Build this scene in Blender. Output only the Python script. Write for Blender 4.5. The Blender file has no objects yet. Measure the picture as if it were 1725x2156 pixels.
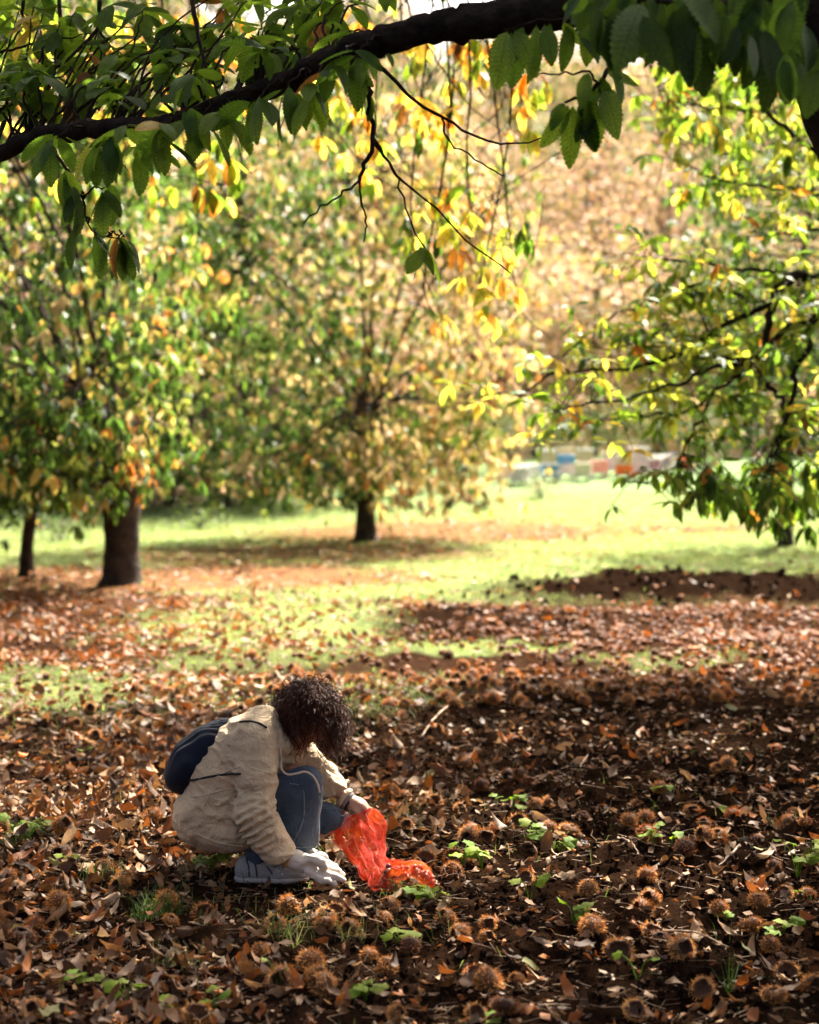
import bpy, math, time
import numpy as np
from mathutils import Vector
T00 = time.time()
rng = np.random.default_rng(11)
scn = bpy.context.scene
COL = scn.collection

# ------------------------------------------------------------------ camera
CAM_H = 1.72
F_PX = 3595.0                      # focal length in units of a 1725 px wide picture
PITCH = math.atan2(138.0, F_PX)    # looks slightly down
cd = bpy.data.cameras.new('camera'); cam = bpy.data.objects.new('camera', cd); COL.objects.link(cam)
cam.location = (0, 0, CAM_H); cam.rotation_euler = (math.pi / 2 - PITCH, 0, 0)
cd.sensor_fit = 'VERTICAL'; cd.sensor_height = 30.0; cd.lens = 50.0
cd.clip_start = 0.05; cd.clip_end = 2000
cd.dof.use_dof = True; cd.dof.focus_distance = 6.65; cd.dof.aperture_fstop = 1.7; cd.dof.aperture_blades = 9
scn.camera = cam

# ------------------------------------------------------------------ light
SUN_EL, SUN_AZ = math.radians(50), math.radians(26)   # azimuth from +Y (view direction) towards +X
sdir = Vector((math.sin(SUN_AZ) * math.cos(SUN_EL), math.cos(SUN_AZ) * math.cos(SUN_EL), math.sin(SUN_EL)))
w = bpy.data.worlds.new('World'); scn.world = w; w.use_nodes = True
nt = w.node_tree; nt.nodes.clear()
sky = nt.nodes.new('ShaderNodeTexSky'); sky.sky_type = 'NISHITA'; sky.sun_disc = False
sky.sun_elevation = SUN_EL; sky.sun_rotation = SUN_AZ; sky.air_density = 0.3; sky.dust_density = 9.0; sky.ozone_density = 0.0
bg = nt.nodes.new('ShaderNodeBackground'); bg.inputs['Strength'].default_value = 0.085
ow = nt.nodes.new('ShaderNodeOutputWorld')
nt.links.new(sky.outputs[0], bg.inputs[0]); nt.links.new(bg.outputs[0], ow.inputs[0])
sl = bpy.data.lights.new('sun', 'SUN'); sl.energy = 5.0; sl.angle = math.radians(0.53); sl.color = (1.0, 0.93, 0.80)
so = bpy.data.objects.new('sun', sl); COL.objects.link(so)
so.rotation_euler = sdir.to_track_quat('Z', 'Y').to_euler(); so.location = (6, 20, 30)

vs = scn.view_settings
vs.view_transform = 'Standard'; vs.look = 'None'; vs.exposure = 2.65; vs.gamma = 1.0
scn.render.engine = 'CYCLES'
cy = scn.cycles
cy.use_denoising = True
cy.max_bounces = 4; cy.diffuse_bounces = 2; cy.glossy_bounces = 2; cy.transmission_bounces = 3; cy.transparent_max_bounces = 10
cy.caustics_reflective = False; cy.caustics_refractive = False
cy.use_adaptive_sampling = True; cy.adaptive_threshold = 0.035
cy.sample_clamp_indirect = 6.0

# ------------------------------------------------------------------ placing helpers (u, v: pixels of the 1725 x 2156 picture)
cp, sp = math.cos(PITCH), math.sin(PITCH)
def P(u, v, D):
    """world point seen at (u, v) at distance D along the ground axis"""
    a, b = (u - 862.5) / F_PX, (1078.0 - v) / F_PX
    d = np.array([a, cp + b * sp, -sp + b * cp])
    return np.array([0, 0, CAM_H]) + d * (D / d[1])
def G(u, v):
    """point of the level ground seen at (u, v)"""
    a, b = (u - 862.5) / F_PX, (1078.0 - v) / F_PX
    d = np.array([a, cp + b * sp, -sp + b * cp])
    t = -CAM_H / d[2]
    return np.array([d[0] * t, d[1] * t, 0.0])
def in_frame(p, m=0.0):
    p = np.atleast_2d(p)
    q = p - np.array([0, 0, CAM_H])
    f = q[:, 1] * cp - q[:, 2] * sp; up = q[:, 1] * sp + q[:, 2] * cp
    u = 862.5 + F_PX * q[:, 0] / np.maximum(f, .01); v = 1078 - F_PX * up / np.maximum(f, .01)
    return (f > .1) & (u > -m) & (u < 1725 + m) & (v > -m) & (v < 2156 + m)

# ------------------------------------------------------------------ noise
_tab = np.random.default_rng(5).random((64, 64, 64)).astype(np.float32)
def n3(x, y, z):
    xi, yi, zi = np.floor(x), np.floor(y), np.floor(z)
    fx, fy, fz = x - xi, y - yi, z - zi
    fx = fx * fx * (3 - 2 * fx); fy = fy * fy * (3 - 2 * fy); fz = fz * fz * (3 - 2 * fz)
    xi = xi.astype(np.int64) & 63; yi = yi.astype(np.int64) & 63; zi = zi.astype(np.int64) & 63
    x1, y1, z1 = (xi + 1) & 63, (yi + 1) & 63, (zi + 1) & 63
    t = _tab
    a = t[xi, yi, zi] * (1 - fx) + t[x1, yi, zi] * fx
    b = t[xi, y1, zi] * (1 - fx) + t[x1, y1, zi] * fx
    c = t[xi, yi, z1] * (1 - fx) + t[x1, yi, z1] * fx
    d = t[xi, y1, z1] * (1 - fx) + t[x1, y1, z1] * fx
    return (a * (1 - fy) + b * fy) * (1 - fz) + (c * (1 - fy) + d * fy) * fz
def n2(x, y, s=0.0):
    xi, yi = np.floor(x), np.floor(y)
    fx, fy = x - xi, y - yi
    fx = fx * fx * (3 - 2 * fx); fy = fy * fy * (3 - 2 * fy)
    xi = xi.astype(np.int64) & 63; yi = yi.astype(np.int64) & 63; k = int(s * 7) & 63
    x1, y1 = (xi + 1) & 63, (yi + 1) & 63
    t = _tab[k]
    return (t[xi, yi] * (1 - fx) + t[x1, yi] * fx) * (1 - fy) + (t[xi, y1] * (1 - fx) + t[x1, y1] * fx) * fy
def sstep(a, b, x):
    t = np.clip((x - a) / (b - a), 0, 1); return t * t * (3 - 2 * t)

# ------------------------------------------------------------------ mesh helpers
def set_mesh(name, V, T, C=None, U=None, smooth=True):
    V = np.asarray(V, np.float32); T = np.asarray(T, np.int32)
    me = bpy.data.meshes.new(name)
    k = T.shape[1]
    me.vertices.add(len(V)); me.vertices.foreach_set('co', V.ravel())
    me.loops.add(T.size); me.loops.foreach_set('vertex_index', T.ravel())
    me.polygons.add(len(T)); me.polygons.foreach_set('loop_start', np.arange(0, T.size, k, dtype=np.int32))
    me.polygons.foreach_set('use_smooth', np.full(len(T), smooth, bool))
    if C is not None:
        C = np.asarray(C, np.float32)
        if C.shape[1] == 3: C = np.concatenate([C, np.ones((len(C), 1), np.float32)], 1)
        a = me.attributes.new('Col', 'FLOAT_COLOR', 'POINT'); a.data.foreach_set('color', C.ravel())
    if U is not None:
        U = np.asarray(U, np.float32)
        if U.shape[1] == 2: U = np.concatenate([U, np.zeros((len(U), 1), np.float32)], 1)
        a = me.attributes.new('uvw', 'FLOAT_VECTOR', 'POINT'); a.data.foreach_set('vector', U.ravel())
    me.update(calc_edges=True)
    return me
def obj(name, me, mat=None, parent=None, **props):
    if mat is not None and me is not None and len(me.materials) == 0: me.materials.append(mat)
    o = bpy.data.objects.new(name, me); COL.objects.link(o)
    if parent is not None: o.parent = parent
    for k, v in props.items(): o[k] = v
    return o
def empty(name, loc=(0, 0, 0), **props):
    o = bpy.data.objects.new(name, None); COL.objects.link(o); o.location = loc; o.empty_display_size = .1
    for k, v in props.items(): o[k] = v
    return o
class MB:
    def __init__(s): s.V, s.T, s.C, s.U, s.n = [], [], [], [], 0
    def add(s, V, T, C=(1, 1, 1), U=None):
        V = np.asarray(V, float); T = np.asarray(T, int)
        if T.shape[1] == 4: T = np.concatenate([T[:, [0, 1, 2]], T[:, [0, 2, 3]]])
        C = np.asarray(C, float)
        if C.ndim == 1: C = np.tile(C, (len(V), 1))
        s.V.append(V); s.T.append(T + s.n); s.C.append(C); s.n += len(V)
        s.U.append(np.zeros((len(V), 3)) if U is None else (np.concatenate([U, np.zeros((len(U), 1))], 1) if U.shape[1] == 2 else U))
        return s
    def mesh(s, name, smooth=True, offset=None):
        V = np.concatenate(s.V)
        if offset is not None: V = V - np.asarray(offset)
        return set_mesh(name, V, np.concatenate(s.T), np.concatenate(s.C), np.concatenate(s.U), smooth)
    def build(s, name, mat, parent=None, smooth=True, offset=None, **props):
        return obj(name, s.mesh(name, smooth, offset), mat, parent, **props)

def catmull(pts, n):
    pts = np.asarray(pts, float); m = len(pts)
    if m < 3: t = np.linspace(0, 1, n)[:, None]; return pts[0] * (1 - t) + pts[-1] * t
    q = np.vstack([2 * pts[0] - pts[1], pts, 2 * pts[-1] - pts[-2]])
    s = np.linspace(0, m - 1 - 1e-9, n); i = s.astype(int); t = (s - i)[:, None]
    a, b, c, d = q[i], q[i + 1], q[i + 2], q[i + 3]
    return .5 * (2 * b + (c - a) * t + (2 * a - 5 * b + 4 * c - d) * t ** 2 + (3 * b - a - 3 * c + d) * t ** 3)
def tube(pts, rad, sides=6, bump=0.0, cap=True, seed=0.0):
    """verts, quads, uv of a tube along pts; rad per point (1 or 2 columns for elliptic)"""
    pts = np.asarray(pts, float); n = len(pts)
    rad = np.broadcast_to(np.asarray(rad, float), (n,))
    tan = np.gradient(pts, axis=0); tan /= np.linalg.norm(tan, axis=1)[:, None] + 1e-9
    ref = np.array([0.31, 0.17, 0.93]) if abs(tan[0, 2]) < .8 else np.array([1., 0.1, 0])
    A = np.zeros((n, 3)); a = ref
    for i in range(n):
        a = a - tan[i] * a.dot(tan[i]); a = a / (np.linalg.norm(a) + 1e-9); A[i] = a
    B = np.cross(tan, A)
    th = np.linspace(0, 2 * np.pi, sides, endpoint=False)
    ring = A[:, None, :] * np.cos(th)[None, :, None] + B[:, None, :] * np.sin(th)[None, :, None]
    R = np.repeat(rad[:, None], sides, 1)
    if bump:
        q = pts[:, None, :] + ring * rad[:, None, None]
        k = 1.0 / max(rad.mean(), .01)
        R = R * (1 + bump * (n3(q[..., 0] * k * 1.3 + seed, q[..., 1] * k * 1.3, q[..., 2] * k * 1.3) - .5) * 2 + bump * .6 * (n3(q[..., 0] * k * 4 + seed, q[..., 1] * k * 4, q[..., 2] * k * 4) - .5) * 2)
    V = (pts[:, None, :] + ring * R[..., None]).reshape(-1, 3)
    i = np.arange(n - 1)[:, None] * sides; j = np.arange(sides)[None, :]; j1 = (j + 1) % sides
    Q = np.stack([i + j, i + j1, i + sides + j1, i + sides + j], -1).reshape(-1, 4)
    L = np.concatenate([[0], np.cumsum(np.linalg.norm(np.diff(pts, axis=0), axis=1))])
    U = np.stack([np.repeat(L, sides), np.tile(th, n), np.zeros(n * sides)], 1)
    if cap:
        V = np.vstack([V, pts[0] - tan[0] * rad[0] * .3, pts[-1] + tan[-1] * rad[-1] * .5]); U = np.vstack([U, U[:1], U[-1:]])
        c0, c1 = n * sides, n * sides + 1; jj = np.arange(sides); e = (n - 1) * sides
        Q = np.vstack([Q, np.stack([np.full(sides, c0), (jj + 1) % sides, jj, jj], 1), np.stack([np.full(sides, c1), e + jj, e + (jj + 1) % sides, e + (jj + 1) % sides], 1)])
    T = np.concatenate([Q[:, [0, 1, 2]], Q[:, [0, 2, 3]]])
    T = T[(T[:, 0] != T[:, 1]) & (T[:, 1] != T[:, 2]) & (T[:, 0] != T[:, 2])]
    return V, T, U
def box(lo, hi, bev=0.0):
    lo, hi = np.asarray(lo, float), np.asarray(hi, float)
    if bev <= 0:
        V = np.array([[(lo, hi)[(i >> k) & 1][k] for k in range(3)] for i in range(8)])
        Q = [[0, 2, 3, 1], [4, 5, 7, 6], [0, 1, 5, 4], [2, 6, 7, 3], [0, 4, 6, 2], [1, 3, 7, 5]]
        return V, np.array(Q)
    V = []; idx = {}
    for i in range(8):
        s = [((i >> k) & 1) for k in range(3)]
        for ax in range(3):
            p = [(hi[k] if s[k] else lo[k]) if k == ax else ((hi[k] - bev) if s[k] else (lo[k] + bev)) for k in range(3)]
            idx[(i, ax)] = len(V); V.append(p)
    T = []
    for ax in range(3):
        o1, o2 = [k for k in range(3) if k != ax]
        for s in (0, 1):
            c = [(s << ax) | (a << o1) | (b << o2) for a, b in ((0, 0), (1, 0), (1, 1), (0, 1))]
            q = [idx[(i, ax)] for i in c]; T += [[q[0], q[1], q[2]], [q[0], q[2], q[3]]]
            for a in (0, 1):   # edges along o2 between face ax and face o1
                i0 = (s << ax) | (a << o1); i1 = i0 | (1 << o2)
                if ax < o1: T += [[idx[(i0, ax)], idx[(i1, ax)], idx[(i1, o1)]], [idx[(i0, ax)], idx[(i1, o1)], idx[(i0, o1)]]]
            for b in (0, 1):
                i0 = (s << ax) | (b << o2); i1 = i0 | (1 << o1)
                if ax < o2: T += [[idx[(i0, ax)], idx[(i1, ax)], idx[(i1, o2)]], [idx[(i0, ax)], idx[(i1, o2)], idx[(i0, o2)]]]
    for i in range(8): T.append([idx[(i, 0)], idx[(i, 1)], idx[(i, 2)]])
    return np.array(V), np.array(T)

# ------------------------------------------------------------------ materials
def mat_new(name):
    m = bpy.data.materials.new(name); m.use_nodes = True
    n = m.node_tree.nodes; n.clear()
    return m, n, m.node_tree.links
def N(n, typ, **kw):
    x = n.new(typ)
    for k, v in kw.items():
        if k in x.inputs: x.inputs[k].default_value = v
        else: setattr(x, k, v)
    return x
def mathn(n, l, op, a, b=None, c=None):
    x = n.new('ShaderNodeMath'); x.operation = op
    for i, v in enumerate((a, b, c)):
        if v is None: continue
        if isinstance(v, (int, float)): x.inputs[i].default_value = v
        else: l.new(v, x.inputs[i])
    return x.outputs[0]
def mixc(n, l, fac, a, b, mode='MIX'):
    x = n.new('ShaderNodeMix'); x.data_type = 'RGBA'; x.blend_type = mode
    for s, v in ((x.inputs[0], fac), (x.inputs[6], a), (x.inputs[7], b)):
        if isinstance(v, (int, float)): s.default_value = v
        elif isinstance(v, tuple): s.default_value = v if len(v) == 4 else (*v, 1)
        else: l.new(v, s)
    return x.outputs[2]
def leaf_material(name, trans=0.5, rough=0.42, spec=0.45, veins=0.35, boost=(1.7, 1.6, 0.9)):
    m, n, l = mat_new(name)
    at = N(n, 'ShaderNodeAttribute', attribute_name='Col'); uv = N(n, 'ShaderNodeAttribute', attribute_name='uvw')
    sx = n.new('ShaderNodeSeparateXYZ'); l.new(uv.outputs['Vector'], sx.inputs[0])
    ab = mathn(n, l, 'ABSOLUTE', sx.outputs[1])
    # side veins run forward from the midrib
    ph = mathn(n, l, 'MULTIPLY', mathn(n, l, 'SUBTRACT', sx.outputs[0], mathn(n, l, 'MULTIPLY', ab, 0.11)), 13 * 6.2832)
    cs = mathn(n, l, 'COSINE', ph)
    v1 = mathn(n, l, 'SMOOTH_MAX', mathn(n, l, 'SUBTRACT', cs, 0.72), 0.0, 0.1)
    v1 = mathn(n, l, 'MULTIPLY', v1, 3.0)
    v2 = mathn(n, l, 'SUBTRACT', 1.0, mathn(n, l, 'MULTIPLY', ab, 14.0)); v2 = mathn(n, l, 'MAXIMUM', v2, 0.0)
    vv = mathn(n, l, 'MINIMUM', mathn(n, l, 'MAXIMUM', v1, v2), 1.0)
    ns = N(n, 'ShaderNodeTexNoise', Scale=28.0, Detail=3.0); tc = n.new('ShaderNodeTexCoord'); l.new(tc.outputs['Object'], ns.inputs['Vector'])
    blot = N(n, 'ShaderNodeMapRange'); l.new(ns.outputs[0], blot.inputs[0]); blot.inputs[1].default_value = .35; blot.inputs[2].default_value = .7; blot.inputs[3].default_value = .72; blot.inputs[4].default_value = 1.18
    c0 = mixc(n, l, 1.0, at.outputs['Color'], blot.outputs[0], 'MULTIPLY')
    c1 = mixc(n, l, mathn(n, l, 'MULTIPLY', vv, veins), c0, (0.02, 0.03, 0.008))
    pr = N(n, 'ShaderNodeBsdfPrincipled'); l.new(c1, pr.inputs['Base Color']); pr.inputs['Roughness'].default_value = rough
    pr.inputs['Specular IOR Level'].default_value = spec
    tr = n.new('ShaderNodeBsdfTranslucent'); c2 = mixc(n, l, 1.0, c1, (*boost, 1), 'MULTIPLY'); l.new(c2, tr.inputs[0])
    bp = N(n, 'ShaderNodeBump', Strength=0.09, Distance=0.002); l.new(vv, bp.inputs['Height']); l.new(bp.outputs[0], pr.inputs['Normal'])
    mx = N(n, 'ShaderNodeMixShader'); mx.inputs[0].default_value = trans
    l.new(pr.outputs[0], mx.inputs[1]); l.new(tr.outputs[0], mx.inputs[2])
    o = n.new('ShaderNodeOutputMaterial'); l.new(mx.outputs[0], o.inputs[0])
    return m
def simple_mat(name, color, rough=0.8, nscale=0, namp=0.3, bump=0, bscale=40, spec=0.3, attr=False, detail=4.0, bdist=0.01, coord='Object', sheen=0.0):
    m, n, l = mat_new(name)
    pr = N(n, 'ShaderNodeBsdfPrincipled', Roughness=rough); pr.inputs['Specular IOR Level'].default_value = spec
    if sheen: pr.inputs['Sheen Weight'].default_value = sheen
    tc = n.new('ShaderNodeTexCoord')
    if attr:
        at = N(n, 'ShaderNodeAttribute', attribute_name='Col'); base = at.outputs['Color']
    else:
        rgb = n.new('ShaderNodeRGB'); rgb.outputs[0].default_value = (*color, 1); base = rgb.outputs[0]
    if nscale:
        ns = N(n, 'ShaderNodeTexNoise', Scale=nscale, Detail=detail); l.new(tc.outputs[coord], ns.inputs['Vector'])
        mr = N(n, 'ShaderNodeMapRange'); l.new(ns.outputs[0], mr.inputs[0]); mr.inputs[1].default_value = .3; mr.inputs[2].default_value = .7; mr.inputs[3].default_value = 1 - namp; mr.inputs[4].default_value = 1 + namp
        base = mixc(n, l, 1.0, base, mr.outputs[0], 'MULTIPLY')
    l.new(base, pr.inputs['Base Color'])
    if bump:
        nb = N(n, 'ShaderNodeTexNoise', Scale=bscale, Detail=6.0); l.new(tc.outputs[coord], nb.inputs['Vector'])
        b = N(n, 'ShaderNodeBump', Strength=bump, Distance=bdist); l.new(nb.outputs[0], b.inputs['Height']); l.new(b.outputs[0], pr.inputs['Normal'])
    o = n.new('ShaderNodeOutputMaterial'); l.new(pr.outputs[0], o.inputs[0])
    return m
M = {}
M['leaf'] = leaf_material('green_leaf', trans=0.58, rough=.55, spec=.2, veins=.55, boost=(2.1, 1.9, 0.8))
M['far_leaf'] = leaf_material('far_leaf', trans=0.47, veins=0.0, rough=0.5, spec=0.28, boost=(1.45, 1.38, 1.05))
M['hill_leaf'] = leaf_material('hill_leaf', trans=0.4, veins=0.0, rough=0.5, spec=0.3, boost=(1.1, 0.98, 0.9))
M['litter'] = leaf_material('dry_leaf', trans=0.18, rough=0.6, spec=0.16, veins=0.3, boost=(1.4, 1.1, 0.7))
M['grass'] = leaf_material('grass_blade', trans=0.4, rough=0.6, spec=0.1, veins=0.0, boost=(1.5, 1.5, 0.8))
M['bark'] = simple_mat('bark', (0.022, 0.016, 0.012), .95, nscale=14, namp=.5, bump=.9, bscale=30, bdist=.03, spec=.03)
M['twig'] = simple_mat('twig_bark', (0.024, 0.016, 0.011), .85, nscale=30, namp=.4, bump=.4, bscale=90, bdist=.004, spec=.05)
M['far_bark'] = simple_mat('far_bark', (0.042, 0.031, 0.024), .95, nscale=6, namp=.5, bump=.8, bscale=14, bdist=.05, spec=.1)

# ------------------------------------------------------------------ leaves
def leaf_tpl(W=.34, teeth=0, n=3, fold=.35, droop=.6, curl=0., twist=0., petiole=.06, side=0.):
    """one leaf of length 1 along +x, normal +z: verts, tris, uv"""
    if teeth: n = teeth * 2
    t = np.linspace(0, 1, n + 1)
    w = (t ** .72) * ((1 - t) ** .80); w = w / w.max() * W / 2
    if teeth:
        k = np.arange(n + 1); tip = (k % 2 == 1)
        w = w * np.where(tip, 1.12, 0.91)
    xo = np.where((np.arange(n + 1) % 2 == 1), .016, 0.) if teeth else np.zeros(n + 1)
    w[0] = .006; w[-1] = .002
    x = petiole + t * (1 - petiole)
    ang = -droop * (t ** 1.3); dx = np.concatenate([[0], np.diff(x)])
    cx = petiole + np.cumsum(dx * np.cos(ang)); cz = np.cumsum(dx * np.sin(ang))
    V = []; U = []
    for s in (-1, 0, 1):
        ws = w * abs(s)
        yy = s * ws; zz = ws * fold - curl * (ws / (W / 2)) ** 2 * W * .5
        yy = yy * (1 - .35 * min(1, abs(curl)))
        tw = twist * t
        y2 = yy * np.cos(tw) - zz * np.sin(tw); z2 = yy * np.sin(tw) + zz * np.cos(tw)
        px = cx + (xo if s else 0) - z2 * np.sin(ang) ; pz = cz + z2 * np.cos(ang); py = y2 + side * t * t
        V.append(np.stack([px, py, pz], 1)); U.append(np.stack([t, np.full(n + 1, s) * (w / (W / 2))], 1))
    m = n + 1; T = []
    for i in range(n):
        for a in (0, m):
            p, q = a + i, a + m + i
            T += [[p, p + 1, q + 1], [p, q + 1, q]]
    V = np.vstack([[[0, 0, 0]], np.vstack(V)]); U = np.vstack([[[0, 0]], np.vstack(U)]); T = np.array(T) + 1
    T = np.vstack([T, [[0, 1, 1 + 2 * m]]])
    return V, T, U
def norm(a): return a / (np.linalg.norm(a, axis=-1, keepdims=True) + 1e-9)
def scatter(mb, tpls, pos, dirs, ups, scale, cols, pick=None):
    n = len(pos)
    if n == 0: return
    if pick is None: pick = rng.integers(0, len(tpls), n)
    x = norm(dirs); z = norm(ups - x * (ups * x).sum(1, keepdims=True)); y = np.cross(z, x)
    R = np.stack([x, y, z], 1) * np.asarray(scale).reshape(-1, 1, 1)
    for k, (V, T, U) in enumerate(tpls):
        s = np.where(pick == k)[0]
        if len(s) == 0: continue
        W = np.einsum('vi,nij->nvj', V, R[s]) + pos[s][:, None, :]
        TT = (T[None] + (np.arange(len(s)) * len(V))[:, None, None]).reshape(-1, 3)
        mb.add(W.reshape(-1, 3), TT, np.repeat(cols[s], len(V), 0), np.tile(U, (len(s), 1)))
def matrix_of(pos, d, up, s):
    from mathutils import Matrix
    x = d / np.linalg.norm(d); z = up - x * up.dot(x); z /= np.linalg.norm(z) + 1e-9; y = np.cross(z, x)
    m = Matrix.Identity(4)
    for i in range(3):
        m[i][0], m[i][1], m[i][2], m[i][3] = x[i] * s, y[i] * s, z[i] * s, pos[i]
    return m
_rt = np.random.default_rng(3)
def tpl_set(k, **kw):
    out = []
    for i in range(k):
        out.append(leaf_tpl(W=kw.get('W', .34) * _rt.uniform(.85, 1.12), teeth=kw.get('teeth', 0), n=kw.get('n', 3), fold=_rt.uniform(*kw.get('fold', (.1, .5))), droop=_rt.uniform(*kw.get('droop', (.2, 1.0))),
                            curl=_rt.uniform(*kw.get('curl', (0, .2))), twist=_rt.uniform(*kw.get('twist', (-.4, .4))), side=_rt.uniform(-.12, .12)))
    return out
TP_NEAR = tpl_set(12, teeth=13, W=.385, fold=(.0, .45), droop=(.0, .9), twist=(-.7, .7))
TP_MID = tpl_set(8, n=3, W=.31)
TP_FAR = tpl_set(6, n=2, W=.31)
GREEN_D, GREEN, GREEN_L = (.038, .078, .018), (.065, .13, .024), (.115, .20, .03)
YGREEN, YELLOW, ORANGE = (.24, .28, .06), (.50, .385, .10), (.46, .20, .05)
TAN, PINK, BROWN = (.46, .35, .19), (.44, .30, .225), (.17, .075, .03)
def pal(n, classes, weights):
    w = np.array(weights, float); k = rng.choice(len(classes), n, p=w / w.sum()); return k
_leafmesh = {}
def leaf_objects(name, parent, tpls, key, pos, dirs, ups, scale, cls, classes, mat):
    pk = rng.integers(0, len(tpls), len(pos))
    inv = np.array(parent.location)
    for i in range(len(pos)):
        kk = (key, int(pk[i]), tuple(np.round(classes[cls[i]], 4)))
        if kk not in _leafmesh:
            V, T, U = tpls[pk[i]]
            me = set_mesh(name, V, T, np.tile(classes[cls[i]], (len(V), 1)), U); me.materials.append(mat); _leafmesh[kk] = me
        o = bpy.data.objects.new(name, _leafmesh[kk]); COL.objects.link(o); o.parent = parent
        o.matrix_basis = matrix_of(pos[i] - inv, dirs[i], ups[i], float(scale[i]))
def whorl(c, n, size, droop=(.1, 1.0), ax=None, spread=1.0):
    """n leaves radiating from c; returns pos, dirs, ups, scale"""
    ph = rng.uniform(0, 6.28) + np.arange(n) * 2.4 + rng.normal(0, .25, n)
    dr = rng.uniform(droop[0], droop[1], n)
    d = np.stack([np.cos(ph) * np.cos(dr), np.sin(ph) * np.cos(dr), -np.sin(dr)], 1)
    if ax is not None: d = norm(d * spread + np.asarray(ax) * rng.uniform(.3, 1.1, (n, 1)))
    up = np.stack([np.cos(ph) * np.sin(dr), np.sin(ph) * np.sin(dr), np.cos(dr)], 1) + rng.normal(0, .35, (n, 3))
    pos = np.asarray(c) + rng.normal(0, .012, (n, 3))
    return pos, d, up, size * rng.uniform(.68, 1.15, n)
# ------------------------------------------------------------------ terrain
def ell(x, y, cx, cy, rx, ry, soft=.5, rot=0.0):
    dx, dy = x - cx, y - cy
    c, s = math.cos(rot), math.sin(rot)
    r = np.sqrt(((dx * c + dy * s) / rx) ** 2 + ((-dx * s + dy * c) / ry) ** 2)
    return 1 - sstep(1 - soft, 1 + soft, r)
def zones(x, y):
    """weights (0..1) of grass, leaf litter, bare soil, burr carpet"""
    wob = (n2(x * .9 + 3, y * .9, 1) - .5) * 1.1 + (n2(x * 2.7, y * 2.7 + 9, 2) - .5) * .7 + (n2(x * 7.7, y * 7.7 + 9, 3) - .5) * .4
    xx, yy = x + wob * .45, y + wob * .9
    g = sstep(18.3, 19.8, yy + .12 * x)                                     # open meadow
    g = np.maximum(g, ell(xx, yy, -1.25, 16.6, 1.35, 2.8, .45))               # bright patch
    g = np.maximum(g, .62 * ell(xx, yy, -2.2, 12.1, 1.6, 1.1, .5))
    g = np.maximum(g, .5 * ell(xx, yy, -.3, 12.0, .9, 1.1, .5))
    g = np.maximum(g, .75 * ell(xx, yy, .65, 14.6, .7, .55, .5))
    g = np.maximum(g, .35 * ell(xx, yy, 2.1, 14.0, .8, .6, .5))
    g = np.maximum(g, .30 * ell(xx, yy, -2.4, 6.9, .9, 1.0, .6))
    soil = ell(xx, yy, 4.4, 20.4, 3.6, 2.1, .35, .08)
    soil = np.maximum(soil, .8 * ell(xx, yy, .75, 16.6, 1.2, 1.5, .4))
    near = 1 - sstep(10.5, 12.5, yy)
    soil = np.maximum(soil, near * (.45 + .5 * sstep(-.6, 1.4, x + (wob * .8))))
    lit = ell(xx, yy, -4.6, 22.0, 5.2, 2.7, .3, .13)
    lit = np.maximum(lit, .95 * ell(xx, yy, .6, 32.5, 3.8, 3.2, .45, .1))
    lit = np.maximum(lit, .85 * ell(xx, yy, -1.6, 27.2, 3.6, 2.6, .4, .12))
    lit = np.maximum(lit, .8 * ell(xx, yy, 5.5, 33.0, 2.2, 1.2, .4))
    lit = np.maximum(lit, .8 * ell(xx, yy, 2.55, 27.6, .6, .5, .4))
    lit = np.maximum(lit, .28 * sstep(18, 20, yy) * (1 - sstep(27, 29, yy)))
    lit = np.maximum(lit, (1 - sstep(18, 19.5, yy)) * .8)
    burr = ell(xx, yy, 3.6, 15.2, 3.3, 2.1, .4)
    burr = np.maximum(burr, .45 * ell(xx, yy, 1.0, 12.2, 3.0, 1.8, .5))
    g = g * (1 - soil) * (1 - .9 * np.where(yy > 19, np.maximum(lit - .28, 0) / .72, 0))
    return g, lit, soil, burr
def hill_start(x): return 40 + 20 * sstep(-5, 5, x)
def z_base(x, y):
    s = sstep(26, 60, y)
    z = 1.35 * s * (.35 + .65 * sstep(-8, 8, x))
    h = np.maximum(y - hill_start(x) - 3, 0)
    return z + .37 * h * (1 - np.exp(-h / 10)) * np.clip(1 - (h - 90) / 400, .1, 1) + .25 * (n2(x * .08, y * .08, 5) - .5) * sstep(30, 60, y)
def z_ground(x, y):
    x = np.asarray(x, float); y = np.asarray(y, float)
    g, lit, soil, burr = zones(x, y)
    amp = .35 + .9 * soil
    fade = 1 - sstep(26, 34, y)
    z = z_base(x, y)
    z = z + .10 * (n2(x * .7, y * .7, 4) - .5) * fade
    z = z + amp * fade * (.050 * (n2(x * 4.1, y * 4.1, 6) - .5) + .050 * (n2(x * 9.3, y * 9.3, 7) - .5) + .034 * (n2(x * 21, y * 21, 8) - .5))
    cl = n2(x * 14 + 31, y * 14, 9)
    z = z + fade * soil * .030 * np.maximum(cl - .55, 0) * 2.2
    fl = ell(x, y, -.28, 6.62, .78, .50, .3)          # trodden flat where the person crouches
    z = z * (1 - .85 * fl)
    # the ploughed mound in the middle distance
    z = z + .16 * soil * sstep(17.5, 19, y) * fade * (n2(x * 1.6, y * 1.6, 11) + .8 * n2(x * 5.3, y * 5.3, 15) - .4)
    return z
ys = [-12, -6, -2, 1, 2.5, 3.4]
y = 4.0
while y < 420:
    ys.append(y)
    y += .021 if y < 9.5 else (y - 9.5) * .015 + .023
    if y > 60: y += 1.0
ys = np.array(ys)
ss = np.linspace(-1, 1, 390); ss = np.sign(ss) * (np.abs(ss) * .35 + .65 * np.abs(ss) ** 2.4)
half = 5.5 + .95 * np.maximum(ys, 0)
X = ss[None, :] * half[:, None]; Y = np.repeat(ys[:, None], len(ss), 1)
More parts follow.
